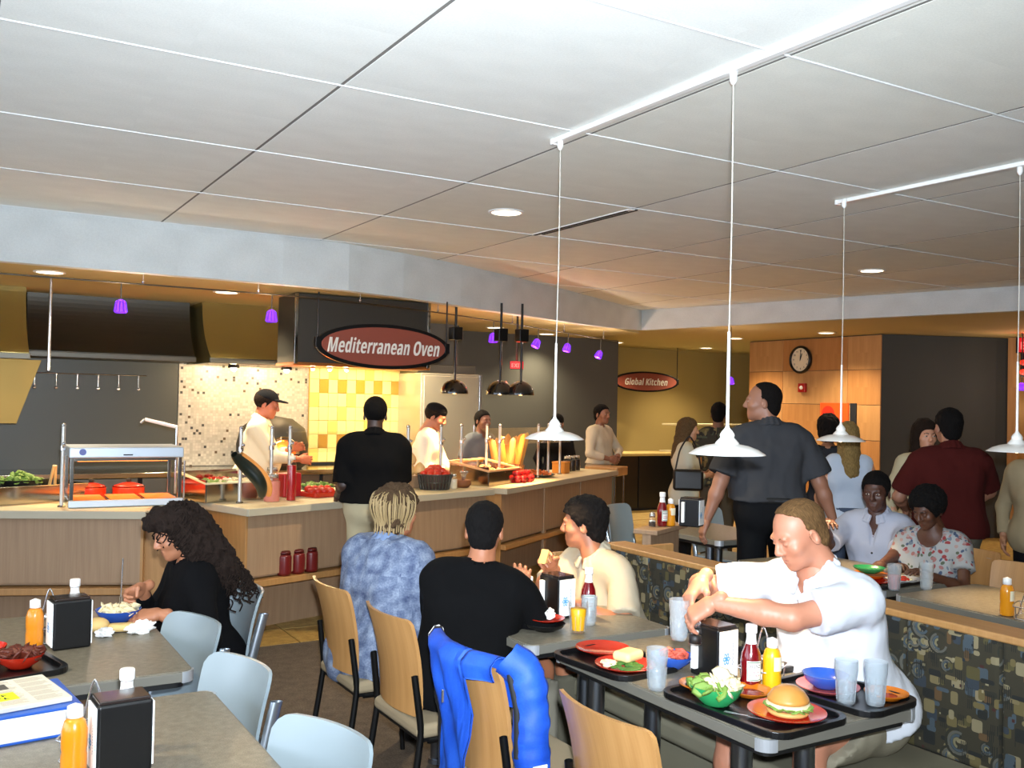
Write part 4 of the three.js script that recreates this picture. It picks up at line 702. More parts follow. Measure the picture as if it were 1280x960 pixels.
{ // booth: patterned back, wood cap, bench seat on each side
  const t = thing('booth_bench', 'long booth bench with patterned upholstery and a wooden cap', 'booth', [3.1, 0, -1.55]);
  const Lz = 5.2, n = 14, w = Lz / n;
  part('core', box(0.08, 0.9, Lz, 0.04, 0.45, 0), m.vinyl, t);
  const g = muv(rbox(0.07, 0.46, w - 0.004, 0.02, 0, 0, 0));
  for (let i = 0; i < n; i++) { const tt = T.booth.clone(); tt.offset.set((i * 0.37) % 1, (i * 0.61) % 1); tt.needsUpdate = true; part('back_cushion', g, i < 8 ? M(0xb4b4b4, 0.95, { map: tt }) : m.booth, t).position.set(-0.01, 0.69, -Lz / 2 + (i + 0.5) * w); }
  part('cap', muv(rbox(0.15, 0.028, Lz + 0.02, 0.008, 0.03, 0.925, 0)), m.maple, t);
  part('seat', rbox(0.64, 0.09, Lz, 0.03, -0.35, 0.425, 0), m.vinyl, t); part('seat_base', box(0.52, 0.36, Lz - 0.02, -0.27, 0.19, 0), m.vinyl, t);
  part('seat', rbox(0.46, 0.09, Lz, 0.03, 0.33, 0.425, 0), m.vinyl, t); part('seat_base', box(0.4, 0.36, Lz - 0.02, 0.25, 0.19, 0), m.vinyl, t);
  part('end_board', muv(rbox(0.8, 0.9, 0.03, 0.008, 0.04, 0.455, -Lz / 2 - 0.015)), m.maple, t);
}
{ const t = thing('half_wall', 'brown half wall beyond the end of the booth', 'partition', [3.95, 0, -4.76], 0.48); part('panel', muv(rbox(0.46, 0.88, 0.06, 0.006, 0, 0.44, 0)), m.counterWood, t); part('cap', muv(rbox(0.5, 0.03, 0.16, 0.006, 0, 0.895, 0)), m.counterWood, t); }

// ------------------------------------------------------------------ tableware
const logoTex = tex(128, 192, (g, w, h) => { g.fillStyle = '#f7f7f4'; g.fillRect(0, 0, w, h); g.save(); g.translate(w * 0.36, h * 0.6); g.strokeStyle = '#4a9ad6'; g.lineWidth = 5; for (let k = 0; k < 6; k++) { g.rotate(PI / 3); g.beginPath(); g.ellipse(12, 0, 12, 6, 0, 0, 6.3); g.stroke(); } g.restore(); g.fillStyle = '#7a8a9a'; for (let k = 0; k < 11; k++) g.fillRect(w * 0.68 + (k % 2) * 3, h * 0.28 + k * 8.4, 7, 5); });
const logoMat = M(0xffffff, 0.6, { map: logoTex });
function napkinBox(x, y, z, turn, label, plain) {
  const t = thing('napkin_box', label, 'napkin holder', [x, y, z], turn);
  part('body', rbox(0.1, 0.175, 0.13, 0.008, 0, 0.0875, 0), m.blackPlastic, t);
  part('roof', rbox(0.09, 0.01, 0.12, 0.004, 0, 0.178, 0), M(0x2a2220, 0.15), t);
  for (const s of [-1, 1]) { const g = box(0.086, 0.155, 0.004, 0, 0.09, s * 0.067); part('label_card', g, logoMat, t); }
  if (!plain) part('napkins', [rbox(0.03, 0.13, 0.02, 0.004, -0.052, 0.09, -0.035), rbox(0.012, 0.11, 0.03, 0.003, 0.054, 0.08, 0.02)], m.paper, t);
  return t;
}
const labelTex = tex(128, 128, (g, w, h) => { g.fillStyle = '#f4f2ea'; g.fillRect(0, 0, w, h); g.strokeStyle = '#2c6b3a'; g.lineWidth = 5; g.strokeRect(8, 8, w - 16, h - 16); g.fillStyle = '#1e1a18'; g.font = 'bold 30px serif'; g.textAlign = 'center'; g.fillText('HEINZ', w / 2, 44); g.fillStyle = '#b01818'; g.font = 'bold 17px serif'; g.fillText('TOMATO', w / 2, 76); g.fillText('KETCHUP', w / 2, 98); });
const ketchupLabel = M(0xffffff, 0.6, { map: labelTex });
function ketchup(x, y, z, label, turn = 0) {
  const t = thing('ketchup_bottle', label, 'bottle', [x, y, z], turn);
  part('bottle', lathe([[0.001, 0], [0.028, 0], [0.032, 0.006], [0.033, 0.03], [0.031, 0.06], [0.034, 0.09], [0.03, 0.12], [0.017, 0.155], [0.0145, 0.17], [0.0145, 0.185], [0.001, 0.186]]), m.ketchup, t);
  part('neck_label', lathe([[0.0185, 0.15], [0.0155, 0.17], [0.0155, 0.183]]), m.white, t);
  part('cap', lathe([[0.001, 0.215], [0.017, 0.214], [0.019, 0.21], [0.019, 0.188], [0.0165, 0.184], [0.001, 0.184]]), m.whitePlastic, t);
  const lg = new THREE.CylinderGeometry(0.0352, 0.034, 0.065, 16, 1, true, -0.75, 1.5); lg.translate(0, 0.068, 0); part('front_label', lg, ketchupLabel, t); return t;
}
function mustard(x, y, z, label, mm = m.mustard, plain = 0) {
  const t = thing('mustard_bottle', label, 'bottle', [x, y, z]);
  part('bottle', lathe([[0.001, 0], [0.027, 0], [0.03, 0.006], [0.03, 0.05], [0.028, 0.06], [0.03, 0.07], [0.03, 0.11], [0.024, 0.132], [0.016, 0.14], [0.001, 0.14]]), mm, t);
  part('cap', lathe([[0.001, 0.175], [0.008, 0.172], [0.018, 0.168], [0.019, 0.142], [0.001, 0.14]]), m.whitePlastic, t);
  if (plain) return t;
  const lg = new THREE.CylinderGeometry(0.0306, 0.0306, 0.045, 16, 1, true, -0.6, 1.2); lg.translate(0, 0.092, 0); part('front_label', lg, M(0xf0e4c0, 0.6), t); return t;
}
function shaker(x, y, z, fill, label) {
  const t = thing('shaker', label, 'shaker', [x, y, z]);
  part('glass', lathe([[0.001, 0], [0.021, 0], [0.024, 0.008], [0.02, 0.05], [0.018, 0.062]]), m.glass, t); part('contents', lathe([[0.001, 0.003], [0.02, 0.004], [0.0205, 0.03], [0.001, 0.034]]), fill, t);
  part('cap', lathe([[0.001, 0.086], [0.012, 0.083], [0.019, 0.074], [0.0195, 0.06], [0.001, 0.06]]), m.chrome, t); return t;
}
function caddy(x, y, z, turn, label) {
  const t = thing('wire_caddy', label, 'caddy', [x, y, z], turn);
  const r = 0.0028; const ring = (w, d, yy) => tube([[w, yy, d], [w, yy, -d], [-w, yy, -d], [-w, yy, d]], r, 60, 6, true);
  part('frame', [ring(0.075, 0.05, 0.006), ring(0.08, 0.055, 0.06), ...[[1, 1], [1, -1], [-1, 1], [-1, -1]].map(([a, b]) => bar([a * 0.068, 0.004, b * 0.045], [a * 0.073, 0.06, b * 0.05], r, 6))], m.chrome, t);
  part('handle', tube([[0, 0.006, -0.05], [0, 0.12, -0.02], [0, 0.165, -0.01], [0, 0.19, 0.0], [0, 0.165, 0.012], [0, 0.12, 0.02], [0, 0.006, 0.05]], r, 50, 6), m.chrome, t); return t;
}
function glassOf(name, x, y, z, fill, level, label, r = 0.036, h = 0.135) {
  const t = thing(name, label, 'glass', [x, y, z]);
  const g = lathe([[0.001, 0.0], [r * 0.72, 0.0], [r * 0.76, 0.004], [r * 0.88, h * 0.55], [r, h * 0.8], [r, h], [r * 0.95, h], [r * 0.95, h * 0.8], [r * 0.82, h * 0.55], [r * 0.68, 0.008], [0.001, 0.008]], 0, 0, 0, 28);
  part('tumbler', g, fill === m.juice ? m.glass : m.frost, t);
  const q = (yy) => lerp(r * 0.68, r * 0.82, clamp((yy - 0.008) / (h * 0.55), 0, 1)) * 0.985;
  if (level) part('drink', lathe([[0.001, 0.0095], [q(0.01), 0.0095], [q(level * h), Math.min(level * h, h * 0.78)], [0.001, level * h]]), fill, t);
  for (let k = 0; k < 10; k++) { const a = k * 0.628; part('facet', bar([Math.cos(a) * r * 0.77, 0.01, Math.sin(a) * r * 0.77], [Math.cos(a) * r * 0.9, h * 0.55, Math.sin(a) * r * 0.9], 0.0018, 5), m.frost, t); }
  if (fill === m.water) for (let k = 0; k < 3; k++) part('ice_cube', rbox(0.02, 0.02, 0.02, 0.004, rr(-0.008, 0.008), level * h - 0.015 - k * 0.022, rr(-0.008, 0.008), k), m.frost, t);
  return t;
}
function plateOf(name, x, y, z, r, mm, label, h = 0.018) { return single(name, lathe([[0.001, 0], [r * 0.6, 0], [r * 0.62, 0.004], [r, h], [r, h + 0.004], [r * 0.62, 0.009], [0.001, 0.008]], 0, 0, 0, 44), mm, label, 'plate', [x, y, z]); }
function servTray(x, y, z, w, d, turn, label) {
  const t = thing('serving_tray', label, 'tray', [x, y, z], turn);
  part('base', slab(roundRect(w, d, 0.06), 0, 0.005, 0.001), m.blackPlastic, t);
  const o = roundRect(w, d, 0.06), i2 = roundRect(w - 0.03, d - 0.03, 0.05); const g = extr(o.map(([a, b]) => [a, -b]), 0.014, { holes: [i2.map(([a, b]) => [a, -b]).reverse()], bevel: 0.002 }); g.rotateX(-PI / 2); g.translate(0, 0.004, 0); part('rim', g, m.blackPlastic, t); return t;
}
function heapOf(nm, x, y, z, r, n, mm, parent, s = 0.012, hh = 0.5, flat = 0.6) { const gs = []; for (let i = 0; i < n; i++) { const a = rr(0, 6.28), q = Math.sqrt(rnd()) * r; gs.push(sph(rr(0.7, 1.3) * s, x + Math.cos(a) * q, y + hh * (r - q) * rnd(), z + Math.sin(a) * q, 7, 1, flat, 1.1)); } return part(nm, gs, mm, parent); }
function burger(x, y, z, s, label) {
  const t = thing('burger', label, 'sandwich', [x, y, z], 0.4); const r = 0.058 * s;
  part('bottom_bun', lathe([[0.001, 0], [r * 0.9, 0], [r, 0.008], [r * 0.98, 0.018], [0.001, 0.02]]), M(0xd9a35c, 0.6), t);
  const lt = []; for (let k = 0; k < 26; k++) { const a = k / 26 * 6.283, g = sph(0.014, 0, 0, 0, 7, 1.3, 0.25, 1); place(g, 0, 0, 0, rr(-0.5, 0.5), a, rr(-0.5, 0.5)); g.translate(Math.cos(a) * r * 0.95, 0.024 + rr(-0.003, 0.005), Math.sin(a) * r * 0.95); lt.push(g); }
  part('lettuce', lt, leafG, t); part('filling', lathe([[0.001, 0.018], [r * 1.02, 0.02], [r * 1.05, 0.03], [r, 0.038], [0.001, 0.04]]), M(0xe9d7ac, 0.5), t);
  part('top_bun', lathe([[0.001, 0.085], [r * 0.4, 0.083], [r * 0.75, 0.07], [r * 0.98, 0.05], [r, 0.042], [r * 0.95, 0.037], [0.001, 0.037]]), MP(0xc98a3e, 0.4, { clearcoat: 0.3 }), t); return t;
}
function cutlery(name, x, y, z, turn, label) { const t = single(name, [rbox(0.012, 0.002, 0.1, 0.001, 0, 0.001, 0.05), rbox(0.006, 0.002, 0.04, 0.001, 0, 0.002, -0.02), ...(name === 'fork' ? [-1, 0, 1].map((k) => rbox(0.0025, 0.002, 0.04, 0.0005, k * 0.005, 0.002, -0.055)) : [rbox(0.016, 0.002, 0.07, 0.001, 0, 0.002, -0.07)])], m.chrome, label, 'cutlery', [x, y, z], turn); return t; }
function crumple(x, y, z, s, label, seedv) { const g = new THREE.IcosahedronGeometry(s, 4); const p = g.attributes.position; for (let i = 0; i < p.count; i++) { const a = p.getX(i), b = p.getY(i), c = p.getZ(i); const k = 1 + 0.5 * nz(a * 60 + seedv, b * 60, c * 60) + 0.3 * nz(a * 140, b * 140 + seedv, c * 140); p.setXYZ(i, a * k * 1.5, Math.max(0, b * k * 0.7 + s * 0.5), c * k); } g.computeVertexNormals(); return single('paper_napkin', g, m.paper, label, 'napkin', [x, y, z], seedv); }

// --- table with four trays
const t1 = TT + 0.0005, onTray = TT + 0.0075;
servTray(2.1, t1, -2.77, 0.3, 0.4, 0.1, 'black tray with two red plates at the table end');
plateOf('red_plate', 2.07, onTray, -2.675, 0.105, m.red, 'red plate with the sandwich half and lettuce'); plateOf('red_plate', 2.13, onTray, -2.89, 0.1, m.red, 'red plate behind the sandwich plate on the far tray');
{ const t = thing('sandwich_half', 'toasted sandwich half over lettuce on the red plate', 'sandwich', [2.07, onTray + 0.012, -2.675]); heapOf('lettuce', -0.02, 0.008, 0.03, 0.055, 50, leafD, t, 0.013, 0.2, 0.4); part('bread', rbox(0.1, 0.035, 0.075, 0.016, 0.02, 0.032, -0.01, 0.3), M(0xe8c88c, 0.6), t); heapOf('potato_salad', -0.055, 0.008, -0.02, 0.03, 30, cream, t, 0.01); }
foodBowl('blue_bowl', 2.235, onTray, -2.62, 0.075, 0.045, m.blue, 'blue bowl behind the water glass on the far tray', [['scraps', M(0xd8604a, 0.6), 0, 0, 0.04, 12, 0.2]]);
glassOf('water_glass', 2.03, t1, -2.455, m.water, 0.55, 'plastic tumbler of iced water beside the green bowl');

servTray(2.17, t1, -2.17, 0.33, 0.5, 0.05, 'black tray with the burger and the green salad bowl');
plateOf('orange_plate', 2.15, onTray, -2.37, 0.075, m.orange, 'small orange plate heaped with dark red beans'); { const t = thing('bean_salad', 'heap of shiny dark red beans on the orange plate', 'food', [2.15, onTray + 0.01, -2.37]); heapOf('beans', 0, 0.006, 0, 0.05, 46, darkRed, t, 0.011, 0.7); heapOf('cherry_tomatoes', 0.03, 0.02, 0.02, 0.025, 12, tomatoM, t, 0.012, 0.5); }
foodBowl('green_bowl', 2.085, onTray, -2.235, 0.083, 0.06, m.green, 'green bowl of salad with pale croutons', [['lettuce', leafG, -0.01, 0.0, 0.068, 60, 0.25], ['croutons', cream, 0.012, 0.01, 0.055, 90, 1.0]]);
plateOf('orange_plate', 2.245, onTray, -2.25, 0.07, m.orange, 'small orange plate with red sauce next to the burger'); single('sauce', lathe([[0.001, 0.006], [0.03, 0.005], [0.045, 0]], 0, 0, 0, 20), MP(0x8a1a0c, 0.25), 'red sauce smeared on the orange plate', 'sauce', [2.245, onTray + 0.0085, -2.25]);
plateOf('red_plate', 2.19, onTray, -2.045, 0.115, m.red, 'red plate carrying the whole burger'); burger(2.195, onTray + 0.009, -2.045, 1.06, 'burger in a glossy bun on the red plate');
cutlery('fork', 2.09, onTray, -2.1, 0.5, 'fork lying between green bowl and burger plate');
servTray(2.53, t1, -2.13, 0.28, 0.4, 0.1, 'black tray with the blue bowl and two water glasses');
plateOf('pink_plate', 2.51, onTray, -2.17, 0.1, m.pink, 'pink plate under the empty blue bowl'); foodBowl('blue_bowl', 2.51, onTray + 0.01, -2.18, 0.075, 0.045, m.blue, 'empty blue bowl on the pink plate', []);
glassOf('water_glass', 2.46, onTray, -2.055, m.water, 0.5, 'plastic tumbler touching the pink plate'); glassOf('water_glass', 2.53, onTray, -2.0, m.water, 0.45, 'plastic tumbler between pink plate and orange plate');
plateOf('orange_plate', 2.62, onTray, -2.03, 0.068, m.orange, 'small orange plate with a dab of sauce on the tray of the man in white'); single('sauce', lathe([[0.001, 0.005], [0.015, 0.004], [0.025, 0]], 0, 0, 0, 16), MP(0xa83a0c, 0.25), 'dab of orange sauce at the plate edge', 'sauce', [2.63, onTray + 0.0085, -2.025]);
servTray(2.56, t1, -2.55, 0.2, 0.3, 0.0, 'small black tray against the man in the white shirt');
napkinBox(2.31, t1, -2.49, 0.06, 'black napkin box at the table with four trays');
ketchup(2.31, t1, -2.315, 'full ketchup bottle at the table with four trays', -0.4); mustard(2.365, t1, -2.275, 'yellow mustard bottle at the table with four trays');
caddy(2.4, t1, -2.35, 0.4, 'chrome wire caddy beside the ketchup before the man in white'); shaker(2.43, t1 + 0.002, -2.37, M(0xeae6da, 0.8), 'salt shaker in the wire caddy before the man in white'); shaker(2.375, t1 + 0.002, -2.39, M(0x3a3028, 0.8), 'pepper shaker in the wire caddy before the man in white');
// --- table of three
napkinBox(2.33, t1, -3.5, 0.12, 'black napkin box beside the orange juice'); ketchup(2.44, t1, -3.42, 'ketchup bottle behind the orange juice', -0.5);
mustard(2.22, t1, -3.56, 'honey-coloured squeeze bottle lit by the pendant at the table of three', m.honey);
caddy(2.2, t1, -3.67, 0.8, 'chrome wire caddy at the table of three'); shaker(2.22, t1 + 0.002, -3.67, M(0xeae6da, 0.8), 'salt shaker in the caddy at the table of three');
foodBowl('black_bowl', 2.14, t1, -3.3, 0.085, 0.03, m.blackPlastic, 'shallow black bowl holding a crumpled napkin', []); plateOf('red_plate', 2.16, TT + 0.031, -3.32, 0.075, m.red, 'small red plate resting in the black bowl', 0.012);
crumple(2.17, TT + 0.042, -3.33, 0.03, 'crumpled white napkin on the small red plate', 1.2);
glassOf('juice_glass', 2.245, t1, -3.215, m.juice, 0.76, 'tumbler of orange juice at the table corner', 0.04, 0.125); glassOf('water_glass', 2.36, t1, -3.3, m.water, 0.3, 'nearly empty tumbler behind the orange juice', 0.034, 0.12);
// --- curly-haired woman's table
napkinBox(0.425, t1, -3.85, PI / 2 + 0.12, 'black napkin box at the curly-haired woman’s table', 1); mustard(0.315, t1, -3.9, 'mustard bottle beside the tray of chilli', MP(0xd88418, 0.3, { clearcoat: 0.4 }), 1); ketchup(0.46, t1, -4.02, 'ketchup bottle behind the napkin box at the woman’s table', -1);
caddy(0.37, t1, -3.985, 1.2, 'chrome wire caddy behind the napkin box at the woman’s table'); shaker(0.375, t1 + 0.003, -4.05, M(0x40342a, 0.8), 'pepper shaker behind the napkin box at the woman’s table');
foodBowl('blue_bowl', 0.645, t1, -4.19, 0.09, 0.05, m.blue, 'blue bowl of noodles the curly-haired woman eats from', [['noodles', cream, 0, 0, 0.07, 80, 0.15]]);
single('bread_roll', [sph(0.04, 0, 0.028, 0, 16, 1.1, 0.7, 1), rbox(0.1, 0.03, 0.05, 0.014, 0.09, 0.018, 0.0, 0.2)], M(0xd8b878, 0.7), 'pale bread roll beside the blue bowl', 'bread', [0.545, t1, -4.03], -0.4); crumple(0.56, t1, -3.95, 0.026, 'crumpled white napkin leaning beside the napkin box', 2.1); crumple(0.69, t1, -3.955, 0.036, 'long crumpled white napkin at the edge of the woman’s table', 0.35);
servTray(0.21, t1, -3.62, 0.3, 0.36, 0.25, 'black tray with red bowls at the woman’s table');
foodBowl('red_bowl', 0.25, onTray, -3.6, 0.075, 0.045, m.red, 'red bowl of chilli on the black tray', [['chilli', M(0x5a2414, 0.5), 0, 0, 0.06, 60, 0.15]]); foodBowl('red_bowl', 0.15, onTray, -3.74, 0.07, 0.05, m.red, 'empty red bowl at the back of the black tray', []);
// --- binder table
napkinBox(0.405, t1, -2.545, PI / 2 + 0.06, 'black napkin box at the binder table', 1); mustard(0.3, t1, -2.55, 'mustard bottle beside the binder', MP(0xe08a0c, 0.3, { clearcoat: 0.4 }), 1); ketchup(0.435, t1, -2.66, 'ketchup bottle behind the napkin box at the binder table', -1.2);
caddy(0.36, t1, -2.68, 1.0, 'chrome wire caddy at the binder table'); shaker(0.395, t1 + 0.003, -2.69, M(0x882018, 0.8), 'red pepper shaker in the caddy at the binder table');
{
  const t = thing('ring_binder', 'blue and white ring binder lying under the newspaper', 'binder', [0.14, t1, -2.98], 0.12);
  part('cover', [rbox(0.4, 0.008, 0.3, 0.003, 0, 0.004, 0), rbox(0.4, 0.008, 0.3, 0.003, 0, 0.074, 0)], MP(0x1f56b4, 0.35), t);
  part('spine', rbox(0.4, 0.064, 0.01, 0.003, 0, 0.039, 0.145), m.whitePlastic, t); part('pages', rbox(0.38, 0.056, 0.27, 0.004, -0.006, 0.04, -0.006), m.paper, t);
  part('side_band', rbox(0.008, 0.07, 0.3, 0.003, 0.197, 0.039, 0), MP(0x1f56b4, 0.35), t);
  const nt = tex(512, 384, (g, w, h) => { g.fillStyle = '#d9d4c4'; g.fillRect(0, 0, w, h); g.fillStyle = '#8a8478'; for (let j = 0; j < 46; j++) if (j % 9) for (let c = 0; c < 4; c++) g.fillRect(16 + c * 126, 10 + j * 8, rr(80, 112), 3); g.fillStyle = '#7a5a40'; g.fillRect(30, 40, 150, 90); g.fillStyle = '#4c4a44'; g.fillRect(220, 60, 130, 80); g.fillStyle = '#a8543a'; g.fillRect(120, 60, 60, 60); g.fillStyle = '#d8e820'; g.fillRect(20, 190, 330, 110); g.fillStyle = '#1c2010'; for (let k = 0; k < 2; k++) for (let i = 0; i < 9; i++) { g.save(); g.translate(60 + i * 31, 225 + k * 42); g.rotate(rr(-0.5, 0.5)); g.fillRect(-9, -13, 7, 26); g.fillRect(-9, rr(-13, 8), 20, 6); g.restore(); } });
  const np = thing('newspaper', 'folded newspaper with a yellow advertisement on the binder', 'newspaper', [0.13, TT + 0.0795, -2.99], 0.2); part('sheets', rbox(0.36, 0.014, 0.27, 0.003, 0, 0.007, 0), M(0xcfcabc, 0.9), np); const g = new THREE.PlaneGeometry(0.35, 0.26); g.rotateX(-PI / 2); g.translate(0, 0.0145, 0); part('front_page', g, M(0xffffff, 0.8, { map: nt }), np);
}
// --- tables behind the booth
servTray(4.36, t1, -3.45, 0.42, 0.34, 0.1, 'dark tray with stacked plates before the couple'); plateOf('red_plate', 4.24, onTray, -3.4, 0.1, m.red, 'red plate at the bottom of the stack before the couple'); plateOf('orange_plate', 4.3, onTray + 0.022, -3.44, 0.095, m.orange, 'orange plate in the stack before the couple'); foodBowl('green_bowl', 4.3, onTray + 0.045, -3.45, 0.085, 0.03, m.green, 'light green dish on top of the plate stack', []);
plateOf('white_plate', 4.45, onTray, -3.36, 0.1, m.whitePlastic, 'white plate with food scraps before the woman in the floral top'); { const t = thing('food_scraps', 'pale and red food scraps on the white plate', 'food', [4.45, onTray + 0.012, -3.36]); heapOf('rice', 0, 0, 0, 0.06, 40, cream, t, 0.012, 0.4); heapOf('tomato_pieces', -0.03, 0.01, 0.02, 0.03, 14, tomatoM, t, 0.014, 0.5); }
glassOf('pink_drink_glass', 4.23, t1, -3.24, MP(0xe08a88, 0.25, { transmission: 0.3, thickness: 0.05 }), 0.6, 'tumbler of pink drink before the couple'); glassOf('water_glass', 4.42, t1, -3.19, m.water, 0.4, 'tumbler of water on the couple’s table edge');
mustard(4.21, t1, -2.62, 'honey bottle glowing under the pendant behind the booth', m.honey); ketchup(4.33, t1, -2.5, 'ketchup bottle beside the honey behind the booth', -0.5); caddy(4.24, t1, -2.53, 0.4, 'chrome wire caddy beside the honey bottle behind the booth'); napkinBox(4.42, t1, -2.45, 0.1, 'black napkin box beside the honey bottle behind the booth');
shaker(3.86, 0.911, -4.74, M(0x40342a, 0.8), 'pepper shaker on the brown half wall'); shaker(3.91, 0.911, -4.8, M(0xeae6da, 0.8), 'salt shaker on the brown half wall'); ketchup(3.94, 0.911, -4.74, 'dark sauce bottle on the brown half wall'); mustard(4.0, 0.911, -4.73, 'honey-coloured bottle on the brown half wall', m.honey);
napkinBox(4.12, 0.911, -4.67, 0.5, 'black napkin box on the brown half wall');

// ------------------------------------------------------------------ people: smooth distance-field figures
const cone = (a, b, ra, rb, k = 0.03, o = {}) => { const A = a.isVector3 ? [a.x, a.y, a.z] : a, B = b.isVector3 ? [b.x, b.y, b.z] : b; const d = [B[0] - A[0], B[1] - A[1], B[2] - A[2]], l2 = d[0] * d[0] + d[1] * d[1] + d[2] * d[2] || 1e-9; return { t: 0, A, d, l2, l: Math.sqrt(l2), ra, rb, k, ...o }; };
const ell = (c, r, k = 0.02, o = {}) => ({ t: 1, c: c.isVector3 ? [c.x, c.y, c.z] : c, r, k, rot: o.e ? new THREE.Matrix3().setFromMatrix4(new THREE.Matrix4().makeRotationFromEuler(new THREE.Euler(...o.e)).transpose()).elements : null, ...o });
const half = (n, c) => ({ t: 2, n, c });       // keeps the side where n.p < c
function fieldOf(prims) {
  return (x, y, z) => {
    let d = 10;
    for (const p of prims) {
      let f;
      if (p.t === 0) {
        const px = x - p.A[0], py = y - p.A[1], pz = z - p.A[2]; const raw = (px * p.d[0] + py * p.d[1] + pz * p.d[2]) / p.l2, h = raw < 0 ? 0 : raw > 1 ? 1 : raw;
        const qx = px - p.d[0] * h, qy = py - p.d[1] * h, qz = pz - p.d[2] * h; f = Math.sqrt(qx * qx + qy * qy + qz * qz) - (p.ra + (p.rb - p.ra) * h);
        if (p.cap) { const over = (raw - 1) * p.l; if (over > f) f = over; }
      } else if (p.t === 1) {
        let px = x - p.c[0], py = y - p.c[1], pz = z - p.c[2];
        if (p.rot) { const m3 = p.rot; const a = m3[0] * px + m3[3] * py + m3[6] * pz, b = m3[1] * px + m3[4] * py + m3[7] * pz, c = m3[2] * px + m3[5] * py + m3[8] * pz; px = a; py = b; pz = c; }
        const a = px / p.r[0], b = py / p.r[1], c = pz / p.r[2], k0 = Math.sqrt(a * a + b * b + c * c), k1 = Math.sqrt((a / p.r[0]) ** 2 + (b / p.r[1]) ** 2 + (c / p.r[2]) ** 2) || 1e-6; f = k0 * (k0 - 1) / k1;
      } else { f = p.n[0] * x + p.n[1] * y + p.n[2] * z - p.c; if (f > d) d = f; continue; }
      if (p.sub) { const k = p.k, a = d, b = -f, h = Math.max(k - Math.abs(a - b), 0) / k; d = Math.max(a, b) + h * h * k * 0.25; } else { const k = p.k, h = Math.max(k - Math.abs(d - f), 0) / k; d = Math.min(d, f) - h * h * k * 0.25; }
    }
    return d;
  };
}
function nets(f, mn, mx, h) {      // naive surface nets
  const n = [0, 1, 2].map((i) => Math.ceil((mx[i] - mn[i]) / h) + 1), [nx, ny, nzz] = n, F = new Float32Array(nx * ny * nzz), B = 4;
  for (let k0 = 0; k0 < nzz; k0 += B) for (let j0 = 0; j0 < ny; j0 += B) for (let i0 = 0; i0 < nx; i0 += B) {
    const v = f(mn[0] + (i0 + 1.5) * h, mn[1] + (j0 + 1.5) * h, mn[2] + (k0 + 1.5) * h), far = Math.abs(v) > h * 6.5;
    for (let k = k0; k < Math.min(k0 + B, nzz); k++) for (let j = j0; j < Math.min(j0 + B, ny); j++) for (let i = i0; i < Math.min(i0 + B, nx); i++) F[(k * ny + j) * nx + i] = far ? v : f(mn[0] + i * h, mn[1] + j * h, mn[2] + k * h);
  }
  const id = new Int32Array(nx * ny * nzz).fill(-1), pos = [], idx = [], c = new Float32Array(8);
  for (let k = 0; k < nzz - 1; k++) for (let j = 0; j < ny - 1; j++) for (let i = 0; i < nx - 1; i++) {
    const b = (k * ny + j) * nx + i; let m8 = 0;
    for (let q = 0; q < 8; q++) { c[q] = F[b + (q & 1) + ((q >> 1) & 1) * nx + (q >> 2) * nx * ny]; if (c[q] < 0) m8 |= 1 << q; }
    if (m8 === 0 || m8 === 255) continue;
    let sx = 0, sy = 0, sz = 0, cnt = 0;
    for (let q = 0; q < 8; q++) for (let a = 0; a < 3; a++) if (!(q & (1 << a))) { const r = q | (1 << a), u = c[q], w = c[r]; if ((u < 0) !== (w < 0)) { const t = u / (u - w); sx += (q & 1) + (a === 0 ? t : 0); sy += ((q >> 1) & 1) + (a === 1 ? t : 0); sz += (q >> 2) + (a === 2 ? t : 0); cnt++; } }
    id[b] = pos.length / 3; pos.push(mn[0] + (i + sx / cnt) * h, mn[1] + (j + sy / cnt) * h, mn[2] + (k + sz / cnt) * h);
  }
  const st = [1, nx, nx * ny];
  for (let k = 1; k < nzz - 1; k++) for (let j = 1; j < ny - 1; j++) for (let i = 1; i < nx - 1; i++) {
    const b = (k * ny + j) * nx + i, s0 = F[b] < 0;
    for (let a = 0; a < 3; a++) if (s0 !== (F[b + st[a]] < 0)) { const u = st[(a + 1) % 3], w = st[(a + 2) % 3], p = id[b - u - w], q = id[b - w], r = id[b], s = id[b - u]; if (s0) idx.push(p, q, r, p, r, s); else idx.push(p, r, q, p, s, r); }
  }
  const g = new THREE.BufferGeometry(); g.setAttribute('position', new THREE.Float32BufferAttribute(pos, 3)); g.setIndex(idx); g.computeVertexNormals(); return g;
}
const cache = {};
const cached = (key, make) => (cache[key] || (cache[key] = make())).clone();

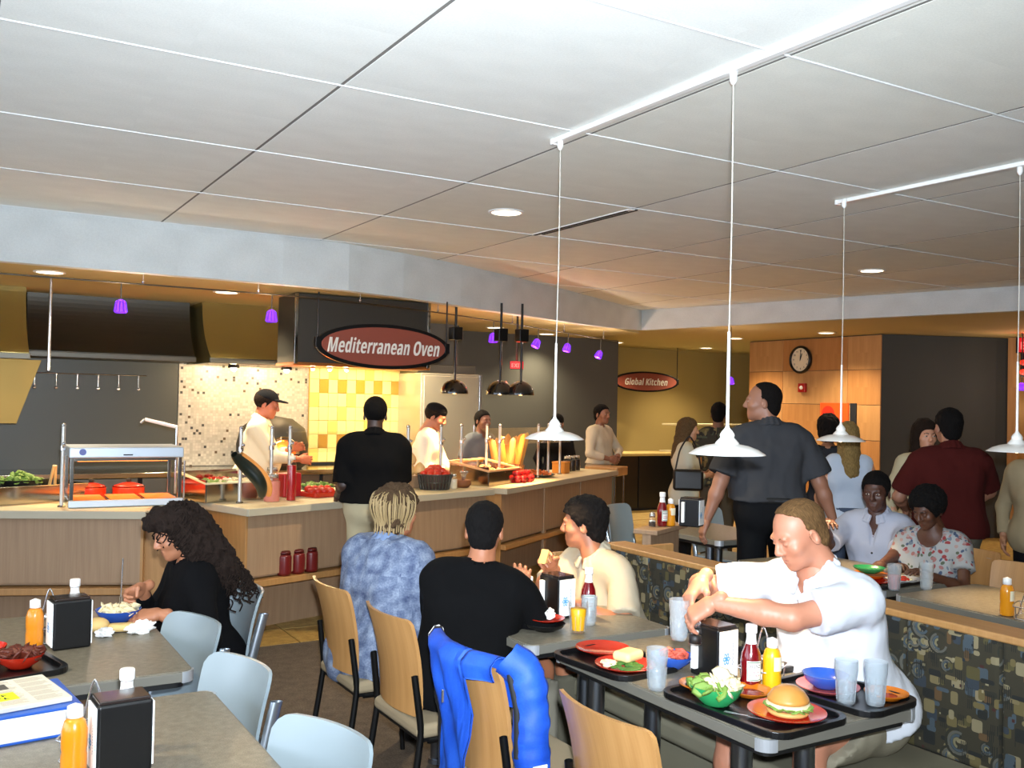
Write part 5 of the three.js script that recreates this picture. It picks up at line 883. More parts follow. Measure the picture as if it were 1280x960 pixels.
function headGeo(fem, h) {
  return cached('head' + fem + h, () => {
    const j = fem ? 0.92 : 1, pr = [
      ell([0, 0.035, -0.012], [0.075, 0.085, 0.098]), ell([0, -0.028, 0.034], [0.059 * j, 0.084, 0.06], 0.03), ell([0, -0.078, 0.04], [0.044 * j, 0.036, 0.046], 0.03), ell([0, -0.1, 0.07], [0.02 * j, 0.016, 0.017], 0.022),
      ell([0.043, -0.028, 0.06], [0.021, 0.02, 0.021], 0.025), ell([-0.043, -0.028, 0.06], [0.021, 0.02, 0.021], 0.025),
      cone([-0.036, 0.02, 0.084], [0.036, 0.02, 0.084], fem ? 0.009 : 0.012, fem ? 0.009 : 0.012, 0.016), cone([0, 0.014, 0.091], [0, -0.028, 0.11], 0.008, 0.0125, 0.013), ell([0.011, -0.034, 0.1], [0.009, 0.008, 0.01], 0.008), ell([-0.011, -0.034, 0.1], [0.009, 0.008, 0.01], 0.008),
      ell([0.031, 0.001, 0.1], [0.017, 0.011, 0.016], 0.014, { sub: 1 }), ell([-0.031, 0.001, 0.1], [0.017, 0.011, 0.016], 0.014, { sub: 1 }),
      ell([0.031, 0.001, 0.079], [0.015, 0.0135, 0.0135], 0.004), ell([-0.031, 0.001, 0.079], [0.015, 0.0135, 0.0135], 0.004),
      cone([-0.018, -0.063, 0.085], [0.018, -0.063, 0.085], 0.0065, 0.0065, 0.008), cone([-0.014, -0.074, 0.085], [0.014, -0.074, 0.085], 0.0075, 0.0075, 0.008), cone([-0.022, -0.0685, 0.096], [0.022, -0.0685, 0.096], 0.003, 0.003, 0.004, { sub: 1 }),
      ell([0.078, -0.012, -0.012], [0.01, 0.033, 0.02], 0.006, { e: [0.25, 0.35, 0] }), ell([-0.078, -0.012, -0.012], [0.01, 0.033, 0.02], 0.006, { e: [0.25, -0.35, 0] }), ell([0.087, -0.008, -0.004], [0.006, 0.018, 0.01], 0.004, { sub: 1 }), ell([-0.087, -0.008, -0.004], [0.006, 0.018, 0.01], 0.004, { sub: 1 }),
      cone([0, -0.06, -0.02], [0, -0.2, -0.05], fem ? 0.046 : 0.056, fem ? 0.05 : 0.06, 0.022),
    ];
    return nets(fieldOf(pr), [-0.1, -0.25, -0.125], [0.1, 0.135, 0.135], h);
  });
}
const POSE = { relax: [0.3, 0.45, 0.3], grip: [0.85, 1.1, 0.6], hold: [0.55, 0.75, 0.45], flat: [0.08, 0.12, 0.1], pinch: [0.9, 0.7, 0.4] };
function handGeo(pose, h) {
  return cached('hand' + pose + h, () => {
    const c = POSE[pose], pr = [cone([0, 0, -0.03], [0, 0, 0.02], 0.026, 0.024, 0.02), cone([-0.024, 0, 0.03], [-0.028, 0, 0.08], 0.016, 0.0135, 0.02), cone([-0.008, 0.001, 0.025], [-0.009, 0.002, 0.086], 0.0175, 0.014, 0.02), cone([0.01, 0.001, 0.025], [0.011, 0.002, 0.088], 0.0175, 0.014, 0.02), cone([0.022, -0.001, 0.025], [0.029, 0, 0.083], 0.017, 0.0135, 0.02)];
    [[-0.031, 0.062, 0.0078], [-0.0105, 0.078, 0.0088], [0.0105, 0.084, 0.0092], [0.031, 0.076, 0.009]].forEach(([x, len, r], i) => {
      let a = 0, p = [x, 0.001, 0.082], sp = (i - 1.5) * 0.06; const f = 1 + (1.5 - i) * (pose === 'pinch' ? 0.18 : 0.06);
      [0.48, 0.29, 0.23].forEach((s, q) => { a += c[q] * f; const l = len * s, e = [p[0] + sp * l, p[1] - Math.sin(a) * l, p[2] + Math.cos(a) * l]; pr.push(cone(p, e, r - q * 0.0006, r - q * 0.0006 - 0.0008, q ? 0.006 : 0.012)); p = e; });
    });
    const th = { relax: [[0.05, -0.012, 0.05], [0.058, -0.022, 0.082]], flat: [[0.055, -0.004, 0.05], [0.068, -0.006, 0.08]], grip: [[0.045, -0.03, 0.045], [0.022, -0.052, 0.066]], hold: [[0.046, -0.03, 0.045], [0.036, -0.055, 0.07]], pinch: [[0.046, -0.028, 0.05], [0.036, -0.05, 0.083]] }[pose];
    pr.push(cone([0.02, -0.004, 0.012], th[0], 0.015, 0.0115, 0.016), cone(th[0], th[1], 0.011, 0.009, 0.006));
    return nets(fieldOf(pr), [-0.07, -0.13, -0.065], [0.09, 0.045, 0.2], h);
  });
}
function mirrorX(g) { g.scale(-1, 1, 1); const ix = g.index.array; for (let i = 0; i < ix.length; i += 3) { const t = ix[i]; ix[i] = ix[i + 1]; ix[i + 1] = t; } g.computeVertexNormals(); return g; }

function hairGeo(style, h) {
  return cached('hair' + style + h, () => {
    const scalp = (e, dy = 0) => ell([0, 0.035 + dy, -0.014], [0.075 + e, 0.085 + e, 0.098 + e]);
    let base, line, lo = -0.1, amp = 0.004, fr = 60, ext = [];
    const P = (pts) => (y) => { if (y <= pts[0][0]) return pts[0][1]; for (let i = 0; i < pts.length - 1; i++) if (y <= pts[i + 1][0]) return lerp(pts[i][1], pts[i + 1][1], (y - pts[i][0]) / (pts[i + 1][0] - pts[i][0])); return pts[pts.length - 1][1]; };
    const shortLine = P([[-0.11, -0.075], [-0.06, -0.04], [-0.035, -0.012], [0.0, 0.02], [0.035, 0.038], [0.062, 0.06], [0.085, 0.12]]);
    if (style === 'short') { base = [scalp(0.011), ell([0, -0.03, -0.06], [0.064, 0.07, 0.05], 0.02)]; line = shortLine; }
    if (style === 'receding') { base = [scalp(0.006), ell([0, -0.03, -0.06], [0.062, 0.065, 0.048], 0.02)]; line = P([[-0.11, -0.07], [-0.05, -0.035], [-0.02, 0.0], [0.03, 0.006], [0.07, 0.012], [0.09, 0.035], [0.11, 0.06]]); amp = 0.003; }
    if (style === 'full') { base = [scalp(0.02, 0.006), ell([0, -0.03, -0.06], [0.07, 0.075, 0.055], 0.02)]; line = P([[-0.11, -0.07], [-0.06, -0.03], [-0.03, 0.0], [0.02, 0.035], [0.05, 0.06], [0.07, 0.14]]); amp = 0.008; }
    if (style === 'bob') { base = [scalp(0.028, 0.008), ell([0, -0.04, -0.04], [0.09, 0.09, 0.075], 0.03)]; line = P([[-0.12, 0.0], [-0.05, 0.03], [0.0, 0.05], [0.045, 0.066], [0.06, 0.15]]); lo = -0.125; amp = 0.014; fr = 34; }
    if (style === 'afro') { base = [ell([0, 0.05, -0.02], [0.115, 0.115, 0.125])]; line = P([[-0.08, -0.01], [-0.02, 0.03], [0.03, 0.06], [0.06, 0.075], [0.075, 0.16]]); lo = -0.075; amp = 0.01; fr = 50; }
    if (style === 'cropped') { base = [scalp(0.013, 0.004)]; line = P([[-0.07, -0.04], [-0.03, 0.0], [0.02, 0.035], [0.055, 0.058], [0.075, 0.12]]); lo = -0.075; amp = 0.003; fr = 90; }
    if (style === 'long' || style === 'pony') { base = [scalp(0.018, 0.004), cone([0, -0.02, -0.06], [0, -0.3, -0.105], 0.078, 0.07, 0.04), cone([0.05, -0.05, -0.03], [0.07, -0.28, -0.07], 0.045, 0.035, 0.03), cone([-0.05, -0.05, -0.03], [-0.07, -0.28, -0.07], 0.045, 0.035, 0.03)]; line = P([[-0.36, 0.0], [-0.1, 0.02], [0.0, 0.045], [0.05, 0.07], [0.065, 0.15]]); lo = -0.36; amp = 0.008; fr = 26; }
    if (style === 'curly') { base = [ell([0, 0.03, -0.02], [0.125, 0.12, 0.135]), ell([0, -0.1, -0.09], [0.15, 0.15, 0.11], 0.06), ell([0, -0.24, -0.13], [0.16, 0.15, 0.09], 0.06), ell([0.09, -0.1, -0.03], [0.06, 0.14, 0.07], 0.05), ell([-0.09, -0.1, -0.03], [0.06, 0.14, 0.07], 0.05), ell([0, 0.09, 0.06], [0.1, 0.05, 0.07], 0.04)]; line = P([[-0.36, -0.01], [-0.12, 0.005], [-0.03, 0.03], [0.04, 0.055], [0.07, 0.16]]); lo = -0.4; amp = 0.022; fr = 30; }
    const f0 = fieldOf(base), f = (x, y, z) => { let d = f0(x, y, z); if (Math.abs(d) < 0.05) d += amp * nz(x * fr, y * fr * 0.7, z * fr) + amp * 0.5 * nz(x * fr * 2.3, y * fr * 2.3, z * fr * 2.3); const c = (z - line(y) + 0.006 * nz(x * 70, y * 70, 2) + 0.004 * nz(x * 160, y * 160, 5)) * 0.75; if (c > d) d = c; if (lo - y > d) d = lo - y; return d; };
    const big = style === 'curly' ? [[-0.26, -0.45, -0.28], [0.26, 0.2, 0.2]] : [[-0.16, -0.38, -0.2], [0.16, 0.19, 0.18]];
    let g = nets(f, big[0], big[1], h); 
    if (style === 'curly') { const gs = [g]; for (let k = 0; k < 620; k++) { const a = rr(0, 6.283), y = rr(-0.36, 0.14), rad = y > 0 ? 0.125 * Math.sqrt(Math.max(0.05, 1 - (y / 0.16) ** 2)) : 0.135, x = Math.cos(a) * rad * 1.05, z = -0.02 + Math.sin(a) * rad - (y < 0 ? -y * 0.3 : 0); if (z > line(y) - 0.005 && y < 0.075) continue; const pts = []; const L = rr(0.07, 0.13), ph = rr(0, 6); for (let i = 0; i <= 9; i++) { const s = i / 9; pts.push([x * (1 + s * 0.08) + 0.013 * Math.cos(ph + s * 11), y - s * L + 0.01, z * (1 + s * 0.05) + 0.013 * Math.sin(ph + s * 11)]); } gs.push(tube(pts, 0.0034, 18, 4)); } g = merge(gs); }
    return g;
  });
}
const skinM = {}; const skin = (hex) => skinM[hex] || (skinM[hex] = MP(hex, 0.5, { sheen: 0.15, clearcoat: 0.12, clearcoatRoughness: 0.5 }));
const clothM = {}; const cloth = (hex) => clothM[hex] || (clothM[hex] = MP(hex, 0.95, { specularIntensity: 0.25,  bumpMap: T.weave, bumpScale: 0.0005 }));
const strandT = pixTex(256, 256, (x, y) => { const n = 150 + nz(x * 0.5, y * 0.03, 3) * 90 + nz(x * 0.15, y * 0.02, 5) * 60 + (rnd() - 0.5) * 40; return [n, n, n]; }, false, 9, 9), strandC = pixTex(256, 256, (x, y) => { const n = 205 + nz(x * 0.5, y * 0.03, 3) * 70 + nz(x * 0.1, y * 0.015, 5) * 40; return [n, n, n]; }, true, 9, 9);
const hairM = {}; const hairMat = (hex) => hairM[hex] || (hairM[hex] = MP(hex, 0.85, { specularIntensity: 0.35,  bumpMap: strandT, bumpScale: 0.003, map: strandC }));
const plainM = {}; const plain = (hex) => plainM[hex] || (plainM[hex] = M(hex, 0.6));
const eyeW = MP(0xb4a89a, 0.3), eyeD = MP(0x20140e, 0.2), lipM = {};

function ik(S, W, l1, l2, hint) {
  const d = W.clone().sub(S); let L = d.length(); const mx = (l1 + l2) * 0.999; if (L > mx) { d.multiplyScalar(mx / L); L = mx; W = S.clone().add(d); }
  const u = d.clone().normalize(), a = (l1 * l1 - l2 * l2 + L * L) / (2 * L), hgt = Math.sqrt(Math.max(0, l1 * l1 - a * a)); const n = hint.clone().sub(u.clone().multiplyScalar(hint.dot(u))).normalize();
  return [S.clone().add(u.clone().multiplyScalar(a)).add(n.multiplyScalar(hgt)), W];
}
function person(o) {
  const s = (o.height || 1.76) / 1.76, fem = !!o.fem, near = !!o.near, hB = near ? 0.013 : 0.022, hH = near ? 0.0042 : 0.0075, hh = near ? 0.0036 : 0.006;
  const t = thing('person', o.label, 'person', [o.x, 0, o.z], o.face);
  const toL = (p) => V(p[0] - o.x, p[1], p[2] - o.z).applyAxisAngle(V(0, 1, 0), -o.face), toD = (p) => V(...p).applyAxisAngle(V(0, 1, 0), -o.face).normalize();
  const py = o.pelvis !== undefined ? o.pelvis : (o.sit ? 0.56 : 0.93 * s), Pv = V(0, py, 0);
  const u = V(Math.sin(o.leanS || 0), 1, Math.tan(o.lean || 0)).normalize(), tw = o.twist || 0;
  let L = V(Math.cos(tw), 0, -Math.sin(tw)); L.sub(u.clone().multiplyScalar(L.dot(u))).normalize(); const Fw = L.clone().cross(u);
  const at = (a, l, f) => Pv.clone().addScaledVector(u, a * s).addScaledVector(L, l * s).addScaledVector(Fw, f * s);
  const bw = o.broad || (fem ? 0.88 : 1), be = o.belly || 0, spine = o.spine || 1;
  const neck = at(0.52 * spine, 0, 0.0), SL = at(0.455 * spine, 0.175 * bw, 0), SR = at(0.455 * spine, -0.175 * bw, 0);
  // head
  const hd = o.head || [0, 0, 0], q = new THREE.Quaternion().setFromEuler(new THREE.Euler(hd[1], hd[0], hd[2] || 0, 'YXZ'));
  const nu = u.clone().lerp(V(0, 1, 0), 0.5).normalize(), hc = neck.clone().addScaledVector(nu, 0.14 * s).add(V(0, 0.02, 0.04).multiplyScalar(s).applyQuaternion(q)); if (o.headAt) hc.copy(toL(o.headAt));
  const hm = new THREE.Matrix4().compose(hc, q, V(s, s, s).multiplyScalar((fem ? 0.96 : 1) * (o.headS || 1)));
  // arms
  const l1 = 0.29 * s, l2 = 0.255 * s, arms = [];
  for (const sd of [1, -1]) {
    const S = sd > 0 ? SL : SR, hs = (sd > 0 ? o.handL : o.handR) || {}; let W = hs.p ? toL(hs.p) : S.clone().add(V(sd * 0.06, -0.5, 0.06).multiplyScalar(s)); const hint = hs.hint ? toD(hs.hint) : V(sd * 0.5, -0.6, -0.6);
    let E; [E, W] = ik(S, W, l1, l2, hint); const dir = hs.dir ? toD(hs.dir) : W.clone().sub(E).normalize(), palm = hs.palm ? toD(hs.palm) : V(-sd, -0.2, 0.1); arms.push({ sd, S, E, W, dir, palm, pose: hs.pose || 'relax' });
  }
  // legs
  const legs = [];
  for (const sd of [1, -1]) {
    const Hh = Pv.clone().add(V(sd * 0.095 * s, -0.02, 0)); let K, A;
    if (o.sit) { const sp = o.spread || 0.08; K = Hh.clone().add(V(sd * sp, (o.kneeUp || 0.02), 0.42 * s)); A = K.clone().add(V(sd * 0.01, -(K.y - 0.08), o.footF === undefined ? 0.03 : o.footF)); } else { const st = (o.step || 0) * sd; A = V(sd * 0.11 * s, 0.08, st); K = Hh.clone().lerp(A, 0.5).add(V(0, 0, 0.02 + Math.abs(st) * 0.2)); }
    legs.push({ sd, H: Hh, K, A, T: A.clone().add(V(sd * 0.02, -0.045, 0.15 * s)) });
  }
  const fit = (pts, r) => { const a = [9, 9, 9], b = [-9, -9, -9]; for (const p of pts) { a[0] = Math.min(a[0], p.x - r); a[1] = Math.min(a[1], p.y - r); a[2] = Math.min(a[2], p.z - r); b[0] = Math.max(b[0], p.x + r); b[1] = Math.max(b[1], p.y + r); b[2] = Math.max(b[2], p.z + r); } return [a, b]; };
  const torso = (e) => [cone(at(0, -0.06 * bw, 0), at(0, 0.06 * bw, 0), (0.115 + be * 0.5) * s + e, (0.115 + be * 0.5) * s + e, 0.05), cone(at(0.16, -0.05 * bw, 0.02 + be * 0.6), at(0.16, 0.05 * bw, 0.02 + be * 0.6), (fem ? 0.098 : 0.108) * s + be + e, (fem ? 0.098 : 0.108) * s + be + e, 0.09), cone(at(0.34 * spine, -0.08 * bw, 0), at(0.34 * spine, 0.08 * bw, 0), 0.108 * s + e, 0.108 * s + e, 0.08),
    ...(fem ? [ell(at(0.29, 0.07, 0.09), [0.06 * s + e, 0.06 * s + e, 0.055 * s + e], 0.04), ell(at(0.29, -0.07, 0.09), [0.06 * s + e, 0.06 * s + e, 0.055 * s + e], 0.04)] : []),
    cone(SL.clone().lerp(SR, 0.1), SR.clone().lerp(SL, 0.1), 0.06 * s + e, 0.06 * s + e, 0.06), cone(neck.clone().addScaledVector(u, -0.02), SL.clone().lerp(neck, 0.35), 0.052 * s + e * 0.8, 0.05 * s + e * 0.8, 0.04), cone(neck.clone().addScaledVector(u, -0.02), SR.clone().lerp(neck, 0.35), 0.052 * s + e * 0.8, 0.05 * s + e * 0.8, 0.04)];
  const big = o.armR || (fem ? 0.85 : 1);
  const prims = [...torso(-0.004)]; prims.push(cone(neck.clone().addScaledVector(u, -0.04), hc.clone().add(V(0, -0.05, -0.03).multiplyScalar(s).applyQuaternion(q)), 0.056 * s * (fem ? 0.85 : 1), 0.05 * s * (fem ? 0.85 : 1), 0.03));
  for (const a of arms) prims.push(cone(a.S, a.E, 0.05 * s * big, 0.041 * s * big, 0.04), cone(a.E, a.E.clone().lerp(a.W, 0.35), 0.041 * s * big, 0.041 * s * big, 0.02), cone(a.E.clone().lerp(a.W, 0.35), a.W, 0.041 * s * big, 0.0265 * s, 0.02));
  for (const l of legs) prims.push(cone(l.H, l.K, 0.085 * s, 0.056 * s, 0.03), cone(l.K, l.K.clone().lerp(l.A, 0.35), 0.053 * s, 0.055 * s, 0.02), cone(l.K.clone().lerp(l.A, 0.35), l.A, 0.055 * s, 0.036 * s, 0.02), cone(l.A.clone().add(V(0, -0.03, -0.03)), l.T, 0.036 * s, 0.03 * s, 0.02));
  const all = [...arms.flatMap((a) => [a.S, a.E, a.W]), ...legs.flatMap((l) => [l.H, l.K, l.A, l.T]), Pv, neck, hc];
  const [mn, mx] = fit(all, 0.17 + be); mn[1] = -0.02;
  const gs = [nets(fieldOf(prims), mn, mx, hB), headGeo(fem, hH).applyMatrix4(hm)];
  for (const a of arms) {
    let g = handGeo(a.pose, hh); if (a.sd > 0) g = mirrorX(g); g.scale(s * 0.97, s * 0.97, s * 0.97);
    const Z = a.dir.clone().normalize(), Y = a.palm.clone().negate(); Y.sub(Z.clone().multiplyScalar(Y.dot(Z))).normalize(); const X = Y.clone().cross(Z); g.applyMatrix4(new THREE.Matrix4().makeBasis(X, Y, Z).setPosition(a.W)); gs.push(g); a.frame = [X, Y, Z];
  }
  part('body', muv(merge(gs)), skin(o.skin || 0xc68a66), t);
  // clothes
  const wrinkle = (f, a = 0.006) => (x, y, z) => { let d = f(x, y, z); if (Math.abs(d) < 0.04) d += a * nz(x * 11, y * 6 + x * 4, z * 11) + a * 0.5 * nz(x * 27, y * 12, z * 27); return d; };
  if (o.shirt !== undefined) {
    const e = o.loose || 0.012, sp = [...torso(e), cone(at(-0.02, -0.065 * bw, 0), at(-0.02, 0.065 * bw, 0), (0.128 + be * 0.5) * s + e, (0.128 + be * 0.5) * s + e, 0.05), ...(o.sit ? legs.map((l) => cone(l.H, l.H.clone().lerp(l.K, 0.16), 0.088 * s + e * 0.5, 0.086 * s + e * 0.5, 0.03)) : [])], slv = o.sleeve === undefined ? 0.62 : o.sleeve;
    for (const a of arms) {
      if (slv <= 1) { if (slv > 0) { const end = a.S.clone().lerp(a.E, slv); sp.push(cone(a.S.clone().lerp(end, 0.1), end, (0.06 + e * 0.4) * s * Math.max(big, 0.9), (0.06 + (o.flare || 0.004)) * s * big, 0.035, { cap: 1 })); } } else { const end = a.E.clone().lerp(a.W, slv - 1); sp.push(cone(a.S, a.E, (0.056 + e * 0.5) * s * big, (0.05 + e * 0.4) * s * big, 0.04), cone(a.E, end, (0.05 + e * 0.4) * s * big, (0.038 + e * 0.3) * s * big, 0.02, { cap: 1 })); }
    }
    // hem, then the opening round the neck
    const hem = at(o.hem === undefined ? -0.1 : o.hem, 0, 0); 
    if (o.skirt) sp.push(cone(at(0, 0, 0), at(o.hem, 0, 0), 0.15 * s + e, (0.17 + o.skirt) * s, 0.06));
    const f = fieldOf(sp), fn = fieldOf([cone(neck.clone().addScaledVector(u, -0.02).addScaledVector(Fw, 0.004), neck.clone().addScaledVector(u, 0.2).addScaledVector(Fw, 0.03), (o.neckR || 0.062) * s, (o.neckR || 0.062) * s), ...(o.vneck ? [cone(neck.clone().addScaledVector(Fw, 0.06 * s), at(0.43 - o.vneck, 0, 0.16), 0.035 * s, 0.008, 0.02)] : []), ...(o.scoop ? [ell(neck.clone().addScaledVector(Fw, 0.06).addScaledVector(u, 0.0), [o.scoop, o.scoop, o.scoop])] : [])]);
    const g = wrinkle((x, y, z) => { let d = f(x, y, z); const cn = -fn(x, y, z); if (cn > d) d = cn; const hc2 = -((x - hem.x) * u.x + (y - hem.y) * u.y + (z - hem.z) * u.z); const bound = Math.hypot(x - Pv.x, z - Pv.z) < 0.45 ? hc2 : -1; return bound > d ? bound : d; }, o.fold || 0.006);
    const [a0, b0] = fit([...arms.flatMap((a) => slv > 1 ? [a.S, a.E, a.W] : [a.S, a.S.clone().lerp(a.E, slv)]), Pv, neck, hem], 0.19 + be + (o.skirt || 0)); part('shirt', muv(nets(g, a0, b0, near ? 0.011 : 0.019)), o.shirtMat || cloth(o.shirt), t).userData.label = o.shirtLabel || undefined;
  }
  if (o.collar) {
    const cp = [], N = 14; let pv = null;
    for (let k = 0; k <= N; k++) { const an = lerp(0.35, 2 * PI - 0.35, k / N), dirv = Fw.clone().multiplyScalar(Math.cos(an)).addScaledVector(L, Math.sin(an)); const c1 = neck.clone().addScaledVector(u, (0.034 - 0.03 * Math.cos(an)) * s).addScaledVector(dirv, 0.064 * s).addScaledVector(Fw, 0.012), c2 = c1.clone().addScaledVector(u, -0.034 * s).addScaledVector(dirv, 0.024 * s); cp.push(cone(c1, c2, 0.007, 0.008, 0.012)); if (pv) { cp.push(cone(pv[0], c1, 0.007, 0.007, 0.012), cone(pv[1], c2, 0.008, 0.008, 0.012), cone(pv[0].clone().lerp(pv[1], 0.5), c1.clone().lerp(c2, 0.5), 0.0075, 0.0075, 0.012)); } pv = [c1, c2]; }
    const [a, b] = fit([neck], 0.17); part('collar', muv(nets(fieldOf(cp), a, b, near ? 0.0055 : 0.012)), cloth(o.collar), t);
  }
  if (o.pants !== undefined) {
    const e = 0.014, pp = [cone(at(0, -0.06 * bw, -0.01), at(0, 0.06 * bw, -0.01), (0.115 + be * 0.5) * s + e * 0.7, (0.115 + be * 0.5) * s + e * 0.7, 0.05), cone(at(0.08, -0.05 * bw, 0), at(0.08, 0.05 * bw, 0), 0.108 * s + be * 0.7 + e * 0.4, 0.108 * s + be * 0.7 + e * 0.4, 0.05)], cut = o.shorts || 1;
    for (const l of legs) { if (cut < 1) pp.push(cone(l.H, l.H.clone().lerp(l.K, cut), 0.092 * s + e, 0.086 * s + e, 0.03, { cap: 1 })); else pp.push(cone(l.H, l.K, 0.088 * s + e, 0.062 * s + e, 0.03), cone(l.K, l.A, 0.06 * s + e, 0.046 * s + e, 0.03, { cap: 1 })); }
    const f = fieldOf([...pp, half([u.x, u.y, u.z], u.dot(at(o.waist || 0.11, 0, 0)))]); const [a, b] = fit([...legs.flatMap((l) => [l.H, l.K, cut < 1 ? l.K : l.A]), Pv], 0.17 + be); a[1] = Math.max(a[1], 0.0); part('trousers', muv(nets(wrinkle(f, 0.005), a, b, near ? 0.014 : 0.022)), cloth(o.pants), t);
  }
  if (o.belt !== undefined) { const wv = at(0.1, 0, 0); const f = fieldOf([cone(at(0.08, -0.05 * bw, 0), at(0.08, 0.05 * bw, 0), 0.108 * s + be * 0.7 + 0.02, 0.108 * s + be * 0.7 + 0.02, 0.05), half([u.x, u.y, u.z], u.dot(wv)), half([-u.x, -u.y, -u.z], -u.dot(at(0.06, 0, 0)))]); const [a, b] = fit([Pv, wv], 0.24 + be); part('belt', muv(nets(f, a, b, 0.014)), plain(o.belt), t); }
  for (const l of legs) { const f = fieldOf([cone(l.A.clone().add(V(0, -0.035, -0.035)), l.T.clone().add(V(0, 0.002, 0.03)), 0.046 * s, 0.038 * s, 0.02), half([0, -1, 0], -0.004)]); const [a, b] = fit([l.A, l.T], 0.1); a[1] = -0.02; part('shoe', muv(nets(f, a, b, 0.016)), plain(o.shoes || 0x1a1614), t); }
  // hair, face
  const hpart = (nm, g, mm) => { const e = part(nm, g, mm, t); e.applyMatrix4(hm); return e; };
  if (o.hair) hpart('hair', muv(hairGeo(o.hair, o.hair === 'curly' ? 0.0075 : near ? 0.0055 : 0.009)), hairMat(o.hairColor || 0x1c1512));
  if (o.hair2) hpart('hair_streaks', hairStreaks(o.hair2n || 60), plain(o.hair2));
  for (const sd of [1, -1]) { const e = hpart('eye', sph(0.012, sd * 0.031, 0.0, 0.083, 12, 1.15, 0.5, 1), o.down ? skin(o.skin || 0xc68a66) : eyeW); if (!o.down) part('iris', sph(0.0052, sd * 0.031, 0.0, 0.0915, 10, 1, 1, 0.8), eyeD, e); if (o.hair || o.brow) hpart('eyebrow', tube([[sd * 0.014, 0.02, 0.0945], [sd * 0.03, 0.0245, 0.0925], [sd * 0.047, 0.018, 0.08]], 0.0035, 10, 6), plain(o.brow || o.hairColor || 0x1c1512)); }
  hpart('lips', [tube([[-0.02, -0.0665, 0.083], [-0.008, -0.063, 0.0915], [0, -0.0645, 0.092], [0.008, -0.063, 0.0915], [0.02, -0.0665, 0.083]], 0.0035, 16, 6), tube([[-0.018, -0.0695, 0.084], [0, -0.0755, 0.0925], [0.018, -0.0695, 0.084]], 0.004, 14, 6)], skin(o.lips || 0xa05848));
  if (o.cap) { hpart('cap', o.cap === 'beanie' ? nets(fieldOf([ell([0, 0.07, -0.012], [0.09, 0.07, 0.11]), half([0, -1, -0.12], -0.045)]), [-0.13, 0, -0.16], [0.13, 0.17, 0.14], 0.008) : merge([nets(fieldOf([ell([0, 0.05, -0.012], [0.088, 0.086, 0.108]), half([0, -1, -0.1], -0.05)]), [-0.13, 0.02, -0.16], [0.13, 0.17, 0.14], 0.007), nets(fieldOf([ell([0, 0.055, 0.1], [0.075, 0.012, 0.085]), half([0, 0, -1], -0.06)]), [-0.1, 0.03, 0.03], [0.1, 0.09, 0.21], 0.006)]), cloth(o.capColor || 0x14161a)); }
  return { t, arms, at, neck, hc, q, o, toWorld: (v) => v.clone().applyAxisAngle(V(0, 1, 0), o.face).add(V(o.x, 0, o.z)) };
}
function hairStreaks(n) { const gs = []; for (let k = 0; k < n; k++) { let a = rr(-2.0, 2.0), y0 = rr(0.06, 0.13), r = 0.1, pts = []; for (let i = 0; i <= 6; i++) { const sg = i / 6, y = y0 - sg * 0.17, q = Math.sqrt(Math.max(0.02, 1 - ((y - 0.04) / 0.13) ** 2)); pts.push([Math.sin(a) * 0.113 * Math.max(q, 0.75) * Math.min(1, 0.5 + sg * 3), y, -0.016 - Math.cos(a + 3.14159) * -0.137 * Math.max(q, 0.75) * Math.min(1, 0.5 + sg * 3)]); } gs.push(tube(pts, 0.0032, 12, 4)); } return merge(gs); }

// ------------------------------------------------------------------ the people in the room
const FA = -PI / 2;   // facing -x
const p5 = person({ label: 'man in a white polo shirt with short sandy hair pouring at the booth table', near: 1, x: 2.87, z: -2.36, face: FA, sit: 1, pelvis: 0.6, height: 1.76, headS: 0.94, lean: 0.42, leanS: 0.02, spine: 1.06, broad: 1.12, belly: 0.045, head: [-0.22, 0.42, 0.05],
  shirt: 0xd2d6dc, collar: 0xd6dae0, sleeve: 0.72, flare: 0.022, loose: 0.02, vneck: 0.1, hem: -0.01, pants: 0x8d8672, shorts: 0.92, hair: 'receding', hairColor: 0x7a5a36, skin: 0xb87c60, lips: 0xb06a58, fold: 0.009, down: 1, shoes: 0xd8d6d0,
  handL: { p: [2.24, 1.02, -2.42], hint: [-0.4, -0.35, 0.9], dir: [-0.55, -0.55, -0.6], palm: [0.2, -0.9, -0.3], pose: 'hold' }, handR: { p: [2.33, 1.06, -2.58], hint: [0.3, -0.3, -0.9], dir: [-0.75, -0.65, 0.05], palm: [0.45, -0.5, 0.3], pose: 'hold' } });
glassOf('water_glass', 2.225, 0.865, -2.575, m.water, 0.45, 'plastic tumbler of water held up by the man in white', 0.036, 0.14);
shaker(2.205, 0.875, -2.47, M(0x1e1a18, 0.5), 'dark shaker held over the tumbler by the man in white');
const p4 = person({ label: 'man in a cream polo shirt with dark hair, looking away over his shoulder', near: 1, x: 2.84, z: -3.74, face: FA, sit: 1, pelvis: 0.5, height: 1.68, lean: 0.3, spine: 0.96, broad: 1.16, belly: 0.05, head: [-0.8, 0.05, 0],
  shirt: 0xb4a890, collar: 0xb4a890, sleeve: 0.8, flare: 0.02, loose: 0.018, vneck: 0.1, hem: -0.1, pants: 0x5a5648, hair: 'full', hairColor: 0x1a1512, skin: 0xa86c4c, fold: 0.008,
  handL: { p: [2.44, 0.79, -3.52], hint: [0.2, -0.8, 0.7], dir: [-1, -0.05, -0.3], palm: [0, -1, 0], pose: 'relax' }, handR: { p: [2.42, 0.93, -3.68], hint: [0.1, -0.7, -0.7], dir: [-0.7, 0.55, 0.25], palm: [-0.3, -0.2, 0.9], pose: 'pinch' } });
